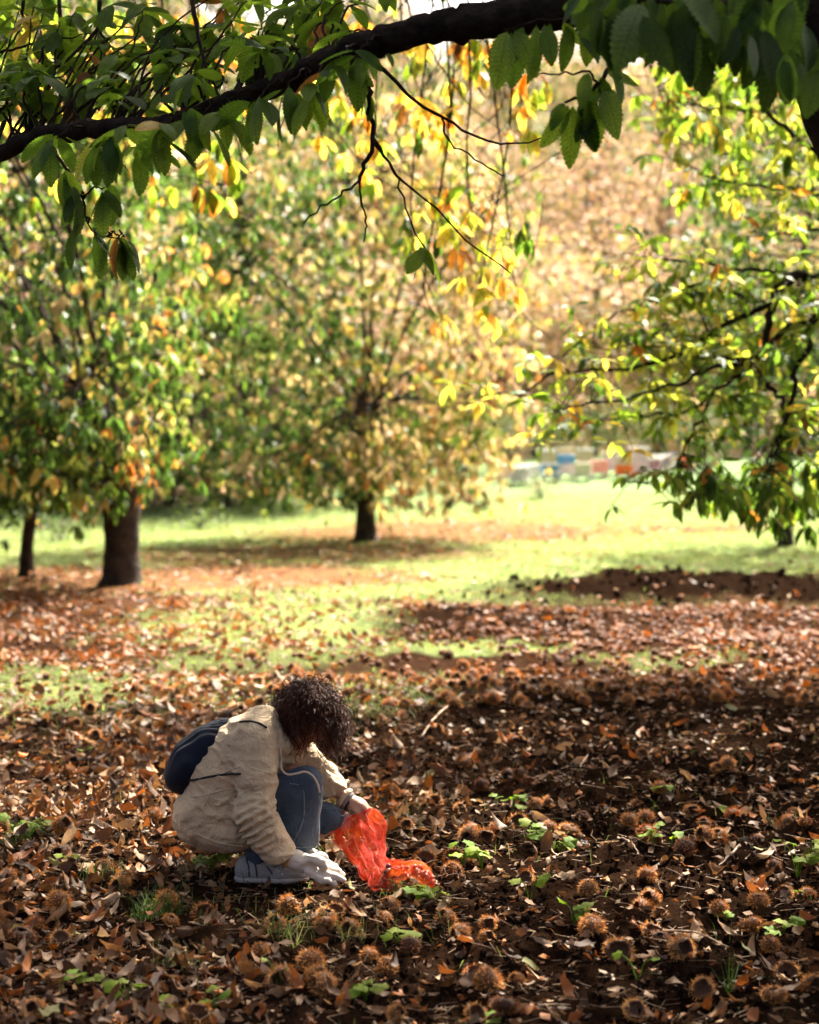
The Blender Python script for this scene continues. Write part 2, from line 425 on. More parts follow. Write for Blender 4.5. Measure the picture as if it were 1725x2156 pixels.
Z = z_ground(X, Y)
g, lit, soil, burr = zones(X, Y)
tone = n2(X * 3.3, Y * 3.3, 12); tone2 = n2(X * 13, Y * 13, 13); tone3 = n2(X * .35, Y * .35, 14)
def mixv(a, b, t): return a + (np.asarray(b) - a) * t[..., None]
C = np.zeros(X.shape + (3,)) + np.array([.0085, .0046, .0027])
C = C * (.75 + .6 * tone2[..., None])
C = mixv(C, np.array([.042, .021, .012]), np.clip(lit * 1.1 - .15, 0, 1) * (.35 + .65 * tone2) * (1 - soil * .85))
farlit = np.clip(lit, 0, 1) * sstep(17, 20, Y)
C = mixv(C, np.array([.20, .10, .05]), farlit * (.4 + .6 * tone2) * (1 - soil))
gc = mixv(mixv(np.zeros(X.shape + (3,)) + np.array([.140, .205, .07]), np.array([.24, .285, .115]), tone), np.array([.18, .26, .12]), sstep(30, 50, Y))
C = mixv(C, gc, np.clip(g * 1.15 - .1, 0, 1) * (.55 + .45 * tone2))
hl = sstep(0, 4, Y - hill_start(X) - 1)
C = mixv(C, np.array([.30, .20, .13]), hl * (.5 + .5 * tone3))
nr, nc = X.shape
i = np.arange(nr - 1)[:, None] * nc; j = np.arange(nc - 1)[None, :]
Q = np.stack([i + j, i + j + 1, i + nc + j + 1, i + nc + j], -1).reshape(-1, 4)
m, n, l = mat_new('earth')
at = N(n, 'ShaderNodeAttribute', attribute_name='Col'); tc = n.new('ShaderNodeTexCoord')
ns = N(n, 'ShaderNodeTexNoise', Scale=38.0, Detail=8.0, Roughness=.7); l.new(tc.outputs['Object'], ns.inputs['Vector'])
mr = N(n, 'ShaderNodeMapRange'); l.new(ns.outputs[0], mr.inputs[0]); mr.inputs[1].default_value = .3; mr.inputs[2].default_value = .72; mr.inputs[3].default_value = .4; mr.inputs[4].default_value = 1.3
c1 = mixc(n, l, 1.0, at.outputs['Color'], mr.outputs[0], 'MULTIPLY')
pr = N(n, 'ShaderNodeBsdfPrincipled', Roughness=.97); pr.inputs['Specular IOR Level'].default_value = 0.0; l.new(c1, pr.inputs['Base Color'])
b = N(n, 'ShaderNodeBump', Strength=.9, Distance=.02); l.new(ns.outputs[0], b.inputs['Height']); l.new(b.outputs[0], pr.inputs['Normal'])
o = n.new('ShaderNodeOutputMaterial'); l.new(pr.outputs[0], o.inputs[0]); M['earth'] = m
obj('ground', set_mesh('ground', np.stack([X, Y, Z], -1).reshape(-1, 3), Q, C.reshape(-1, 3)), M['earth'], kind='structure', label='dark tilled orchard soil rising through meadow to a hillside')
print('terrain', len(Q), time.time() - T00)
# ------------------------------------------------------------------ trees in the distance and middle distance
def zg(x, y): return float(z_ground(np.array([x]), np.array([y]))[0])
def trunk_mesh(path, rad, sides=18, bump=.07, flare=1.35):
    pts = catmull(path, 28); t = np.linspace(0, 1, 28)
    r = np.interp(t, np.linspace(0, 1, len(rad)), rad); r = r * (1 + (flare - 1) * np.exp(-t * 14))
    return tube(pts, r, sides, bump, True, path[0][0])
def crown_tree(name, label, cat, base, trunk_pts, trunk_rad, cc, cr, nclump, nwh, nleaf, size, classes, colorf, tpls=None, mat=None, nparts=0, group=None, wh_r=.42, low=None, droop=(.15, 1.1), bark='far_bark', key='far', keep=None, skirt=0):
    """tree: trunk + limbs + leaves in whorls, clumped through an ellipsoid crown (cc, cr)"""
    base = np.asarray(base, float)
    root = empty(name, base, label=label, category=cat)
    if group: root['group'] = group
    V, T, U = trunk_mesh(trunk_pts, trunk_rad)
    MB().add(V, T, U=U).build('trunk', M[bark], root, offset=base)
    top = np.asarray(trunk_pts[-1], float)
    cc, cr = np.asarray(cc, float), np.asarray(cr, float)
    cl = []
    while len(cl) < nclump:
        p = rng.uniform(-1, 1, 3); r = (np.abs(p) ** 3).sum() ** (1 / 3)
        if r > 1 or r < .2 or rng.random() > .3 + .7 * r ** 2 or (p[1] > .35 and rng.random() < .35): continue
        q = cc + p * cr * (.9 + .2 * rng.random())
        if low is not None and q[2] < low + .35 * rng.random(): continue
        if keep is not None and not keep(q): continue
        cl.append(q)
    k_ = 0
    while k_ < skirt:      # hanging lower edge of the crown
        a_ = rng.uniform(0, 6.28); r_ = math.sqrt(rng.random()) * .95
        q = np.array([cc[0] + math.cos(a_) * r_ * cr[0], cc[1] + math.sin(a_) * r_ * cr[1], low + .1 + 1.5 * rng.random()])
        if abs(q[0] - base[0]) < .5 and q[1] < base[1] and q[2] < low + .2: continue
        cl.append(q); k_ += 1
    cl = np.array(cl)
    # limbs: each carries the clumps nearest to its end
    nl = max(5, nclump // 22); ends = cl[rng.choice(len(cl), nl, replace=False)]
    limbs = []
    tw = MB()
    for e in ends:
        s = top + (np.asarray(trunk_pts[-2]) - top) * rng.uniform(0, .6)
        m1 = s * .6 + e * .4 + np.array([0, 0, .25 * np.linalg.norm(e - s) * .5]) + rng.normal(0, .12, 3)
        pts = catmull([s, m1, e * .75 + m1 * .25 + rng.normal(0, .08, 3), e], 14); limbs.append(pts)
        r0 = min(.036, trunk_rad[-1] * rng.uniform(.25, .4))
        V, T, U = tube(pts, np.linspace(r0, .012, 14), 7, .08)
        MB().add(V, T, U=U).build('limb', M[bark], root, offset=base)
    LP = np.concatenate(limbs)
    Ps, Ds, Us, Ss, Ks = [], [], [], [], []
    for c in cl:
        k = np.argmin(((LP - c) ** 2).sum(1)); a = LP[k]
        mid = (a + c) / 2 + np.array([0, 0, .1]) + rng.normal(0, .05, 3)
        V, T, U = tube(catmull([a, mid, c], 6), np.linspace(.018, .006, 6), 4, cap=False); tw.add(V, T, U=U)
        kc = colorf(c, rng.random())
        for _ in range(nwh):
            q = c + rng.normal(0, 1, 3) * np.array([wh_r, wh_r, wh_r * .7])
            n_ = nleaf + rng.integers(-1, 2)
            p, d, u, s = whorl(q, n_, size, droop); Ps.append(p); Ds.append(d); Us.append(u); Ss.append(s)
            kk = np.where(rng.random(n_) < .68, kc, [colorf(c, rng.random()) for _ in range(n_)]); Ks.append(kk)
    tw.build('twigs', M[bark], root, offset=base, kind='stuff')
    Ps, Ds, Us, Ss, Ks = map(np.concatenate, (Ps, Ds, Us, Ss, Ks)); Ks = Ks.astype(int)
    CL = np.array(classes)
    tpls = tpls or TP_FAR; mat = mat or M['far_leaf']
    rest = np.arange(len(Ps))
    if nparts:
        vis = in_frame(Ps); d = np.linalg.norm(Ps - np.array([0, 0, CAM_H]), axis=1) + np.where(vis, 0, 1e3)
        order = np.argsort(d); sel = order[:nparts]; rest = order[nparts:]
        leaf_objects('leaf', root, tpls, key, Ps[sel], Ds[sel], Us[sel], Ss[sel], Ks[sel], classes, mat)
    mb = MB(); cols = CL[Ks[rest]] * rng.uniform(.75, 1.25, (len(rest), 1))
    scatter(mb, TP_FAR, Ps[rest], Ds[rest], Us[rest], Ss[rest], cols)
    mb.build('crown', mat, root, offset=base, kind='stuff')
    print(name, 'leaves', len(Ps), time.time() - T00)
    return root
CLS = [GREEN_D, GREEN, GREEN_L, YGREEN, YELLOW, ORANGE, TAN, PINK, BROWN]
def chooser(w):
    w = np.array(w, float); w = np.cumsum(w / w.sum())
    return lambda c, r: int(np.searchsorted(w, r))
# left chestnut, the stout one
b1 = G(257, 1230); b1[2] = zg(b1[0], b1[1]) - .05
def col_left(c, r):
    east = (c[0] + 4.4) / 2.0 + (c[2] - 3.5) * .12      # yellower towards the sunny outer side
    k = [2.2, 3.0, 2.0, 1.1 + max(0, east) * 1.2, .7 + max(0, east) * 2.4, .15 + max(0, east) * 1.1, .35, .05, .15]
    return chooser(k)(c, r)
crown_tree('chestnut_tree', 'stout chestnut tree with a thick short trunk and dense green and yellow leaves', 'tree', b1,
    [b1, b1 + [0, 0, .5], b1 + [.0, 0, 1.0], b1 + [-.02, 0, 1.6]], [.235, .215, .235, .30],
    P(-90, 500, b1[1] - .3), (2.85, 2.6, 3.4), 430, 7, 7, .205, CLS, col_left, tpls=TP_MID, nparts=300, wh_r=.30, skirt=230, low=.88, key='mid', droop=(.45, 1.35))
# slim one beside it
b2 = G(55, 1212); b2[2] = zg(b2[0], b2[1]) - .05
crown_tree('chestnut_tree', 'slim leaning chestnut trunk at the far left edge, behind the stout tree', 'tree', b2,
    [b2, b2 + [.02, 0, .5], b2 + [.1, 0, 1.1], b2 + [.12, .1, 1.9]], [.105, .085, .08, .08],
    b2 + [-.3, 1.2, 3.2], (1.9, 1.7, 2.0), 110, 6, 6, .19, CLS, chooser([2, 3, 2, 1, .6, .3, .3, 0, .2]), low=1.35)
# centre tree
b3 = G(770, 1145); b3[2] = zg(b3[0], b3[1]) - .05
def col_mid(c, r):
    e = (c[0] - b3[0]) / 3.0
    if e < -.05 + .25 * (n3(np.array(c[0] * .5), np.array(c[1] * .5), np.array(c[2] * .5)) - .5): return chooser([2.2, 2.4, 1.6, .9, .3, .08, 1.5, .4, .15])(c, r)
    k = [.6 - e * .5, 1.1 - e * .8, 1.4, 1.4, .9 + e, .25 + e * .2, 3.2 + e * 1.5, 1.6 + max(0, e), .2]
    return chooser(np.maximum(k, .05))(c, r)
crown_tree('chestnut_tree', 'chestnut tree with slender dark trunk and pale yellow crown in mid meadow', 'tree', b3,
    [b3, b3 + [0, 0, .6], b3 + [-.02, 0, 1.2], b3 + [.05, 0, 2.6]], [.19, .165, .155, .14],
    P(720, 620, b3[1]), (3.1, 2.6, 3.6), 490, 7, 6, .21, CLS, col_mid, wh_r=.33, skirt=150, low=.75, droop=(.4, 1.3), nparts=0)
# darker tree behind, left of centre
x4, y4 = P(470, 1000, 41)[0], 41.0
b4 = np.array([x4, y4, zg(x4, y4) - .05])
crown_tree('chestnut_tree', 'darker olive green tree standing behind the two nearer chestnuts, left of centre', 'tree', b4,
    [b4, b4 + [0, 0, .8], b4 + [.1, 0, 1.8], b4 + [-.1, 0, 4.0]], [.2, .17, .16, .13],
    P(500, 720, y4), (3.4, 2.6, 4.3), 240, 7, 6, .24, CLS, chooser([3, 2.6, 1.5, .8, .3, .1, 1.2, .3, .2]), skirt=110, low=.75)
# right, dark shaded tree with the thin trunk
x5 = P(1655, 1100, 29)[0]; b5 = np.array([x5, 29.0, zg(x5, 29.0) - .05])
crown_tree('chestnut_tree', 'dark green tree with a thin trunk at the right edge of the meadow', 'tree', b5,
    [b5, b5 + [0, 0, .7], b5 + [.02, 0, 1.5], b5 + [.1, 0, 3.6]], [.13, .115, .11, .09],
    P(1690, 620, 29), (2.0, 2.0, 3.4), 210, 7, 6, .21, CLS, chooser([5, 3, 1.0, .6, .5, .1, .4, 0, .2]), low=.75)
# ------------------------------------------------------------------ hillside wood: a few kinds of tree, copied
def hill_kind(k, cls, w, h, rx, nleaf, size, bare):
    V, T, U = tube(catmull([[0, 0, -.3], [.1, 0, h * .35], [-.05, .1, h * .7], [.05, 0, h * .95]], 14), np.linspace(.16, .03, 14), 6, .08)
    tm = MB().add(V, T, U=U)
    ends = []
    for i in range(18):
        a = rng.uniform(0, 6.28); z0 = h * rng.uniform(.25, .8); r = rx * rng.uniform(.45, .95)
        e = np.array([math.cos(a) * r, math.sin(a) * r, z0 + h * rng.uniform(.08, .28)])
        V, T, U = tube(catmull([[0, 0, z0], [e[0] * .5, e[1] * .5, z0 + (e[2] - z0) * .35], e], 6), np.linspace(.05, .012, 6), 4); tm.add(V, T, U=U); ends.append(e)
    tmesh = tm.mesh('trunk'); tmesh.materials.append(M['far_bark'])
    p = rng.normal(0, 1, (nleaf, 3)); p = norm(p) * (rng.random((nleaf, 1)) ** .45)
    lum = (n3(p[:, 0] * 3 + 5, p[:, 1] * 3 + k * 3, p[:, 2] * 3 + 2) > (.30 + bare)); p = p[lum]
    p = p * np.array([rx, rx, h * .40]) + [0, 0, h * .62]
    kk = pal(len(p), CLS, w); cols = np.array(CLS)[kk] * rng.uniform(.7, 1.25, (len(p), 1))
    mb = MB(); scatter(mb, TP_FAR, p, rng.normal(0, 1, p.shape) + [0, 0, -.4], rng.normal(0, 1, p.shape) + [0, 0, .6], rng.uniform(.6, 1.2, len(p)) * size, cols)
    cm = mb.mesh('crown'); cm.materials.append(M['hill_leaf'])
    return tmesh, cm
#            GD  G   GL  YG  Y   O   TAN PINK BR
KINDS = [('thin pinkish tan tree', hill_kind(0, CLS, [.2, .6, .3, .4, .5, .2, 2.6, 4, 1.1], 7.0, 2.1, 3200, .27, .06)),
         ('sandy yellow tree', hill_kind(1, CLS, [.2, .4, .5, .9, 1.2, .3, 3.5, 3, .4], 6.0, 2.3, 3400, .28, .02)),
         ('grey green tree', hill_kind(2, CLS, [2.5, 2.5, 1.2, .5, .3, 0, 1.6, .5, .2], 7.0, 2.4, 3400, .28, 0)),
         ('yellow green tree', hill_kind(3, CLS, [.5, 1.0, 1.6, 2.4, 1.4, .3, 2, .6, .2], 5.0, 2.3, 3200, .27, 0))]
hr = np.random.default_rng(8)
spots = []
for row, (dy, nn) in enumerate(((3, 15), (8, 15), (14, 15), (21, 15), (29, 15), (39, 15), (52, 15), (66, 15), (82, 15))):
    for k in range(nn):
        uu = -80 + (k + hr.uniform(.1, .9)) * 1900 / nn
        yy_ = 60 + dy
        for _ in range(4):
            xx_ = (uu - 862.5) / F_PX * yy_; yy_ = float(hill_start(np.array(xx_))) + dy + hr.uniform(-1, 1)
        spots.append((uu, xx_, yy_, row))
where = lambda u: ('behind the stout left chestnut' if u < 350 else 'behind the middle chestnut' if u < 950 else 'above the beehives' if u < 1450 else 'behind the dark right tree')
rows = ['at the foot of the hillside', 'low on the hillside', 'a little way up the hillside', 'half way up the hillside', 'high on the hillside', 'near the top of the hillside', 'on the crest of the hillside', 'behind the crest of the hillside', 'on the farthest ridge']
for (u, x, y, row) in spots:
    q = hr.random()
    if 930 < u < 1420: k = 0 if q < .62 else 1 if q < .88 else 3
    elif u >= 1420: k = 2 if q < .4 else 3 if q < .75 else 1
    else: k = 2 if q < .35 else 1 if q < .6 else 3 if q < .8 else 0
    if row >= 5: k = 2 if q < .6 else k
    nm, (tm, cm) = KINDS[k]
    s = hr.uniform(.95, 1.4)
    z = float(z_base(np.array(x), np.array(y)))
    r = empty('hillside_tree', (x, y, z - .1), label=f'{nm} {rows[row]} {where(u)}', category='tree', group='trees on the far hillside')
    r.rotation_euler = (0, 0, hr.uniform(0, 6.28)); r.scale = (s, s, s * hr.uniform(.9, 1.15))
    for nme, me in (('trunk', tm), ('crown', cm)):
        o = bpy.data.objects.new(nme, me); COL.objects.link(o); o.parent = r
        if nme == 'crown': o['kind'] = 'stuff'
# ------------------------------------------------------------------ shrubs
def shrub(u, D, h, rx, label, cls, w, n=500, size=.1):
    x = (u - 862.5) / F_PX * D; z = float(z_base(np.array(x), np.array(D)))
    r = empty('shrub', (x, D, z), label=label, category='shrub')
    mb = MB(); st = []
    for i in range(9):
        a = rng.uniform(0, 6.28); e = np.array([math.cos(a) * rx * rng.uniform(.3, .9), math.sin(a) * rx * rng.uniform(.3, .9), h * rng.uniform(.6, 1)])
        V, T, U = tube(catmull([[0, 0, -.05], e * [.35, .35, .6], e], 6), np.linspace(.015, .004, 6), 4); mb.add(V, T, U=U); st.append(e)
    mb.build('stems', M['far_bark'], r)
    st = np.array(st); p = st[rng.integers(0, 9, n)] * rng.uniform(.35, 1.05, (n, 1)) + rng.normal(0, rx * .22, (n, 3)); p[:, 2] = np.maximum(p[:, 2], .02)
    cols = np.array(cls)[pal(n, cls, w)] * rng.uniform(.7, 1.25, (n, 1))
    mb = MB(); scatter(mb, TP_FAR, p, rng.normal(0, 1, (n, 3)), rng.normal(0, 1, (n, 3)) + [0, 0, .8], rng.uniform(.6, 1.2, n) * size, cols)
    mb.build('foliage', M['far_leaf'], r, kind='stuff')
SAGE = (.16, .19, .12)
shrub(1140, 41, .55, .6, 'low grey green shrub in the meadow below the beehives', [SAGE, GREEN, TAN], [3, 1, 1])
shrub(1010, 38, .35, .5, 'small pale shrub under the right side of the middle chestnut', [SAGE, GREEN_L, TAN], [3, 1, 1], 300)
shrub(130, 31, .42, .9, 'low grey green shrub between the two trunks at the left', [SAGE, GREEN, GREEN_D], [3, 2, 1.5])
shrub(420, 34, .35, .8, 'low bluish green shrub in the grass right of the stout trunk', [SAGE, GREEN_L], [2, 2], 300)
for k, (u, D, h, rx, t) in enumerate([(1075, 53, 1.5, 1.1, 'dark leafy bush at the left end of the beehive rows'), (1170, 54.5, 1.7, 1.2, 'dark bush behind the blue lidded beehive'), (1290, 54, 1.6, 1.1, 'olive bush behind the red beehive'),
                                   (1385, 55, 1.8, 1.2, 'dark bush behind the lilac beehive'), (1480, 52, 1.6, 1.2, 'dark bush at the right end of the beehive rows'), (960, 50, 1.5, 1.4, 'brownish bush on the bank right of the middle chestnut')]):
    shrub(u, D, h * 1.3, rx * 1.1, t, [GREEN_D, GREEN, TAN, BROWN], [4, 2, .6, 1.5], 1400, .17)
# ------------------------------------------------------------------ beehives
def paint(name, c): return simple_mat(name, c, .6, nscale=5, namp=.15, bump=.1, bscale=30)
PC = {'lilac': (.50, .42, .47), 'white': (.72, .70, .67), 'tan': (.50, .40, .27), 'blue': (.07, .24, .44), 'rose': (.58, .28, .24), 'orange': (.85, .15, .03), 'grey': (.42, .40, .40), 'pink': (.60, .47, .43), 'slate': (.22, .26, .31), 'cream': (.64, .57, .42), 'maroon': (.26, .14, .15)}
PM = {k: paint('hive_paint_' + k, v) for k, v in PC.items()}
HV = [(1068, 1006, 'pink', 'white', 46, 1, 'pink beehive at the left end of the front row'), (1094, 1008, 'lilac', 'grey', 45, 1, 'lilac beehive with a grey lid in the front row'), (1114, 1000, 'white', 'white', 46, 1, 'plain white beehive in the front row'),
      (1158, 998, 'blue', 'slate', 46, 1, 'bright blue beehive low in the front row'), (1150, 980, 'tan', 'white', 50, 2, 'tall tan beehive with a broad white lid'), (1192, 992, 'pink', 'blue', 47, 2, 'pale pink two-storey beehive with a blue band'),
      (1188, 972, 'tan', 'cream', 51, 2, 'tall tan beehive with a cream lid in the back row'), (1232, 972, 'tan', 'white', 50, 2, 'tan beehive with a small white lid'), (1228, 990, 'cream', 'cream', 46, 1, 'small cream beehive in the front row'),
      (1262, 988, 'rose', 'rose', 47, 1, 'low rose red beehive'), (1290, 986, 'grey', 'cream', 48, 2, 'greyish beehive left of the orange one'), (1314, 982, 'orange', 'pink', 46, 2, 'bright orange beehive with a pink lid'),
      (1345, 978, 'lilac', 'white', 47, 3, 'tall pale lilac beehive'), (1376, 970, 'maroon', 'white', 48, 1, 'maroon beehive with a pale lid'), (1392, 976, 'slate', 'white', 49, 1, 'slate blue beehive with a white lid'), (1412, 966, 'white', 'slate', 50, 1, 'white beehive with a dark lid'), (1444, 966, 'orange', 'orange', 48, 1, 'small orange beehive at the right end')]
for (u, v, body, lid, D, st, lab) in HV:
    p = P(u, v, D); x = p[0]; z = float(z_base(np.array(x), np.array(float(D))))
    r = empty('beehive', (x, D, z), label=lab, category='beehive', group='beehives at the edge of the meadow')
    r.rotation_euler = (0, 0, hr.uniform(-.25, .25))
    w_, d_ = .215, .25; zz = .12
    for sx in (-1, 1):
        for sy in (-1, 1):
            V, T = box((sx * .17 - .025, sy * .19 - .025, -.1), (sx * .17 + .025, sy * .19 + .025, zz)); MB().add(V, T).build('leg', PM['grey'], r, smooth=False)
    V, T = box((-.23, -.30, zz), (.23, .27, zz + .035), .006); MB().add(V, T).build('landing_board', PM['grey'], r, smooth=False); zz += .037
    for s_ in range(st):
        h_ = .26 if s_ == 0 else .17
        V, T = box((-w_, -d_, zz), (w_, d_, zz + h_), .008); bx_ = MB().add(V, T).build('hive_box', PM[body if s_ != 1 or lid in ('white', 'cream') else lid], r, smooth=False)
        V, T = box((-.06, -d_ - .012, zz + h_ * .6), (.06, -d_ - .002, zz + h_ * .6 + .03), .003); MB().add(V, T).build('hand_grip', PM[body], bx_, smooth=False)
        zz += h_ + .004
    V, T = box((-w_ - .02, -d_ - .02, zz), (w_ + .02, d_ + .02, zz + .07), .01); MB().add(V, T).build('lid', PM[lid], r, smooth=False)
print('trees', time.time() - T00)
# ------------------------------------------------------------------ nearer chestnut at the right: boughs reach in from outside the frame
class LeafBag:
    def __init__(s): s.P, s.D, s.U, s.S, s.K = [], [], [], [], []
    def whorl(s, c, n, size, colorf, droop=(.2, 1.1), ax=None, spread=1.0):
        p, d, u, sc = whorl(c, n, size, droop, ax, spread)
        s.P.append(p); s.D.append(d); s.U.append(u); s.S.append(sc)
        k0 = colorf(c, rng.random()); s.K.append(np.array([k0 if rng.random() < .65 else colorf(c, rng.random()) for _ in range(n)], int))
    def leaf(s, p, tip, k, up=(0, -1, .3), jitter=.2):
        p, tip = np.asarray(p, float), np.asarray(tip, float)
        s.P.append(p[None]); s.D.append((tip - p)[None]); s.U.append((np.asarray(up, float) + rng.normal(0, jitter, 3))[None]); s.S.append(np.array([np.linalg.norm(tip - p)])); s.K.append(np.array([k]))
    def finish(s, root, tpls, mat, nparts, key, name='crown'):
        Ps, Ds, Us, Ss, Ks = map(np.concatenate, (s.P, s.D, s.U, s.S, s.K)); Ks = Ks.astype(int)
        q = Ps - np.array([0, 0, CAM_H]); dist = np.linalg.norm(q, axis=1) / Ss
        dist = dist + np.where(in_frame(Ps + Ds * 0.0), 0, 1e4)
        order = np.argsort(dist); sel = order[:nparts]; rest = order[nparts:]
        leaf_objects('leaf', root, tpls, key, Ps[sel], Ds[sel], Us[sel], Ss[sel], Ks[sel], CLS, mat)
        base = np.array(root.location)
        mb = MB(); vis = in_frame(Ps[rest], 80)
        for sub, tp in ((rest[vis], tpls), (rest[~vis], TP_FAR)):
            scatter(mb, tp, Ps[sub], Ds[sub], Us[sub], Ss[sub], np.array(CLS)[Ks[sub]] * rng.uniform(.8, 1.2, (len(sub), 1)))
        mb.build(name, mat, root, offset=base, kind='stuff')
        print(root.name, 'leaves', len(Ps), 'in frame', int(in_frame(Ps).sum()), time.time() - T00)
def Z5(zx, zy, D): return P(862.7 + .5 * zx, 483 + .5 * zy, D)
b6 = np.array([4.6, 13.6, 0.0]); b6[2] = zg(4.6, 13.6) - .05
r6 = empty('chestnut_tree', b6, label='yellow green chestnut tree whose dark boughs reach in at the right above the meadow', category='tree')
trunk6 = [b6, b6 + [-.05, 0, .9], b6 + [-.15, -.1, 1.9], b6 + [-.2, -.1, 3.4], b6 + [-.1, .1, 5.6]]
V, T, U = trunk_mesh(trunk6, [.24, .21, .2, .17, .1]); MB().add(V, T, U=U).build('trunk', M['bark'], r6, offset=b6)
def limb(root, pts, r0, r1, base, name='limb', sides=8, n=18, bump=.12, mat='bark'):
    p = catmull(pts, n); d = np.linalg.norm(p[-1] - p[0])
    p[1:-1] += rng.normal(0, .012, (n - 2, 3)) * min(1, d)
    V, T, U = tube(p, np.linspace(r0, r1, n), sides, bump); MB().add(V, T, U=U).build(name, M[mat], root, offset=base)
    return p
s6 = trunk6[2]
bl = []
def zb(pts, D0, D1): return [Z5(a, b, D0 + (D1 - D0) * i / max(1, len(pts) - 1)) for i, (a, b) in enumerate(pts)]
main = zb([(1725, 200), (1640, 190), (1560, 260), (1520, 350), (1500, 450), (1470, 560), (1500, 650), (1560, 700), (1580, 760)], 13.4, 12.6)
bl.append(limb(r6, [trunk6[3], (trunk6[3] + main[0]) / 2 + [0, 0, .1]] + main, .048, .013, b6, n=30))
for pts, D0, D1, r0 in [
    ([(1560, 300), (1400, 370), (1250, 450), (1120, 540), (960, 580), (800, 590), (620, 600), (480, 680), (340, 700), (200, 740)], 13.2, 13.6, .024),
    ([(1450, 545), (1300, 540), (1180, 530), (1080, 500)], 12.9, 12.4, .016),
    ([(1440, 570), (1300, 680), (1200, 750), (1060, 780), (900, 800), (700, 820)], 12.8, 13.3, .018),
    ([(1440, 560), (1250, 590), (1150, 650), (950, 710), (700, 740), (600, 760)], 12.8, 12.2, .018),
    ([(1640, 190), (1400, 165), (1250, 150), (1090, 130), (980, 130), (880, 190)], 13.4, 13.8, .018),
    ([(1530, 340), (1380, 270), (1200, 240), (1060, 290), (900, 350), (740, 450), (640, 540)], 13.2, 14.0, .018),
    ([(1280, 700), (1200, 850), (1120, 980), (1030, 1050), (900, 1070)], 12.9, 12.6, .012),
    ([(1580, 760), (1700, 800), (1800, 900)], 12.6, 12.8, .012),
    ([(940, 490), (850, 420), (800, 360)], 13.4, 13.6, .008),
    ([(1250, 450), (1150, 490), (1000, 495), (800, 500), (680, 480)], 13.2, 13.4, .009)]:
    bl.append(limb(r6, zb(pts, D0, D1), r0, .004, b6, sides=6, n=20))
st7 = zb([(1820, 330), (1700, 380), (1680, 500), (1620, 620), (1600, 760), (1560, 880), (1540, 960), (1500, 1040)], 13.0, 12.4)
bl.append(limb(r6, [trunk6[2]] + st7, .034, .007, b6, n=26))
st8 = zb([(1820, 330), (1725, 370), (1620, 410), (1500, 500), (1440, 560)], 13.1, 12.8)
bl.append(limb(r6, st8, .03, .018, b6))
# upper boughs, farther back
for pts, D0, D1, r0 in [([(2000, -250), (1725, -330), (1500, -480), (1250, -520), (1050, -560)], 14.0, 15.5, .04), ([(2000, -150), (1750, -160), (1500, -180), (1300, -210), (1150, -280)], 14.0, 15.0, .03),
                        ([(2000, -350), (1700, -560), (1450, -660), (1200, -640), (1020, -600)], 14.0, 16.0, .04), ([(2000, -80), (1800, -30), (1600, 20), (1420, 10)], 13.8, 14.5, .025)]:
    z_ = zb(pts, D0, D1); bl.append(limb(r6, [trunk6[4] * .4 + trunk6[3] * .6] + z_, r0, .005, b6, sides=6, n=24))
bag6 = LeafBag()
def col6(c, r):
    e = max(0.0, (1.6 - c[0]) / 1.4)
    return chooser([.5, 1.4, 3.4, 3.8, .6 + 1.6 * e, .08 + 1.0 * e, .1, 0, .08 + .2 * e])(c, r)
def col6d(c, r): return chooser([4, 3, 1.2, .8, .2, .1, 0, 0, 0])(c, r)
tw6 = MB()
def sprout(bag, tw, a, q, n, size, colorf, droop=(.2, 1.1), r=.004):
    V, T, U = tube(catmull([a, (np.asarray(a) + q) / 2 + [0, 0, .04], q], 6), np.linspace(r, .0022, 6), 4, cap=False); tw.add(V, T, U=U)
    bag.whorl(q, n, size, colorf, droop)
for bi, p in enumerate(bl):
    L = np.linalg.norm(np.diff(p, axis=0), axis=1).sum(); k = int(L / (.085 if bi < 13 else .085))
    for t in rng.uniform(.22 if bi in (0, 11) else .08, 1.0, k):
        a = p[min(len(p) - 1, int(t * len(p)))]
        q = a + rng.normal(0, 1, 3) * np.array([.17, .22, .14]) + [0, 0, .02]
        sprout(bag6, tw6, a, q, int(rng.integers(4, 7)), .18, col6, (-.3, .9))
for _ in range(140):   # fill between the boughs
    a = Z5(rng.uniform(900, 1725), rng.uniform(120, 800), rng.uniform(13, 14.5)); j = bl[rng.integers(0, 8)]; b_ = j[np.argmin(((j - a) ** 2).sum(1))]
    if np.linalg.norm(a - b_) < .85: sprout(bag6, tw6, b_, a, 6, .18, col6, (-.3, .9))
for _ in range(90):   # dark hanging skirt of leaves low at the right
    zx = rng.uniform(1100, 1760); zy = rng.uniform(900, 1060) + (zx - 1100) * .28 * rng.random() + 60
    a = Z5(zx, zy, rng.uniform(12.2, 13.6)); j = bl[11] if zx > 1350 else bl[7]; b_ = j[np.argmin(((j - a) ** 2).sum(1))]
    sprout(bag6, tw6, b_, a, 5, .18, col6d, (.5, 1.4))
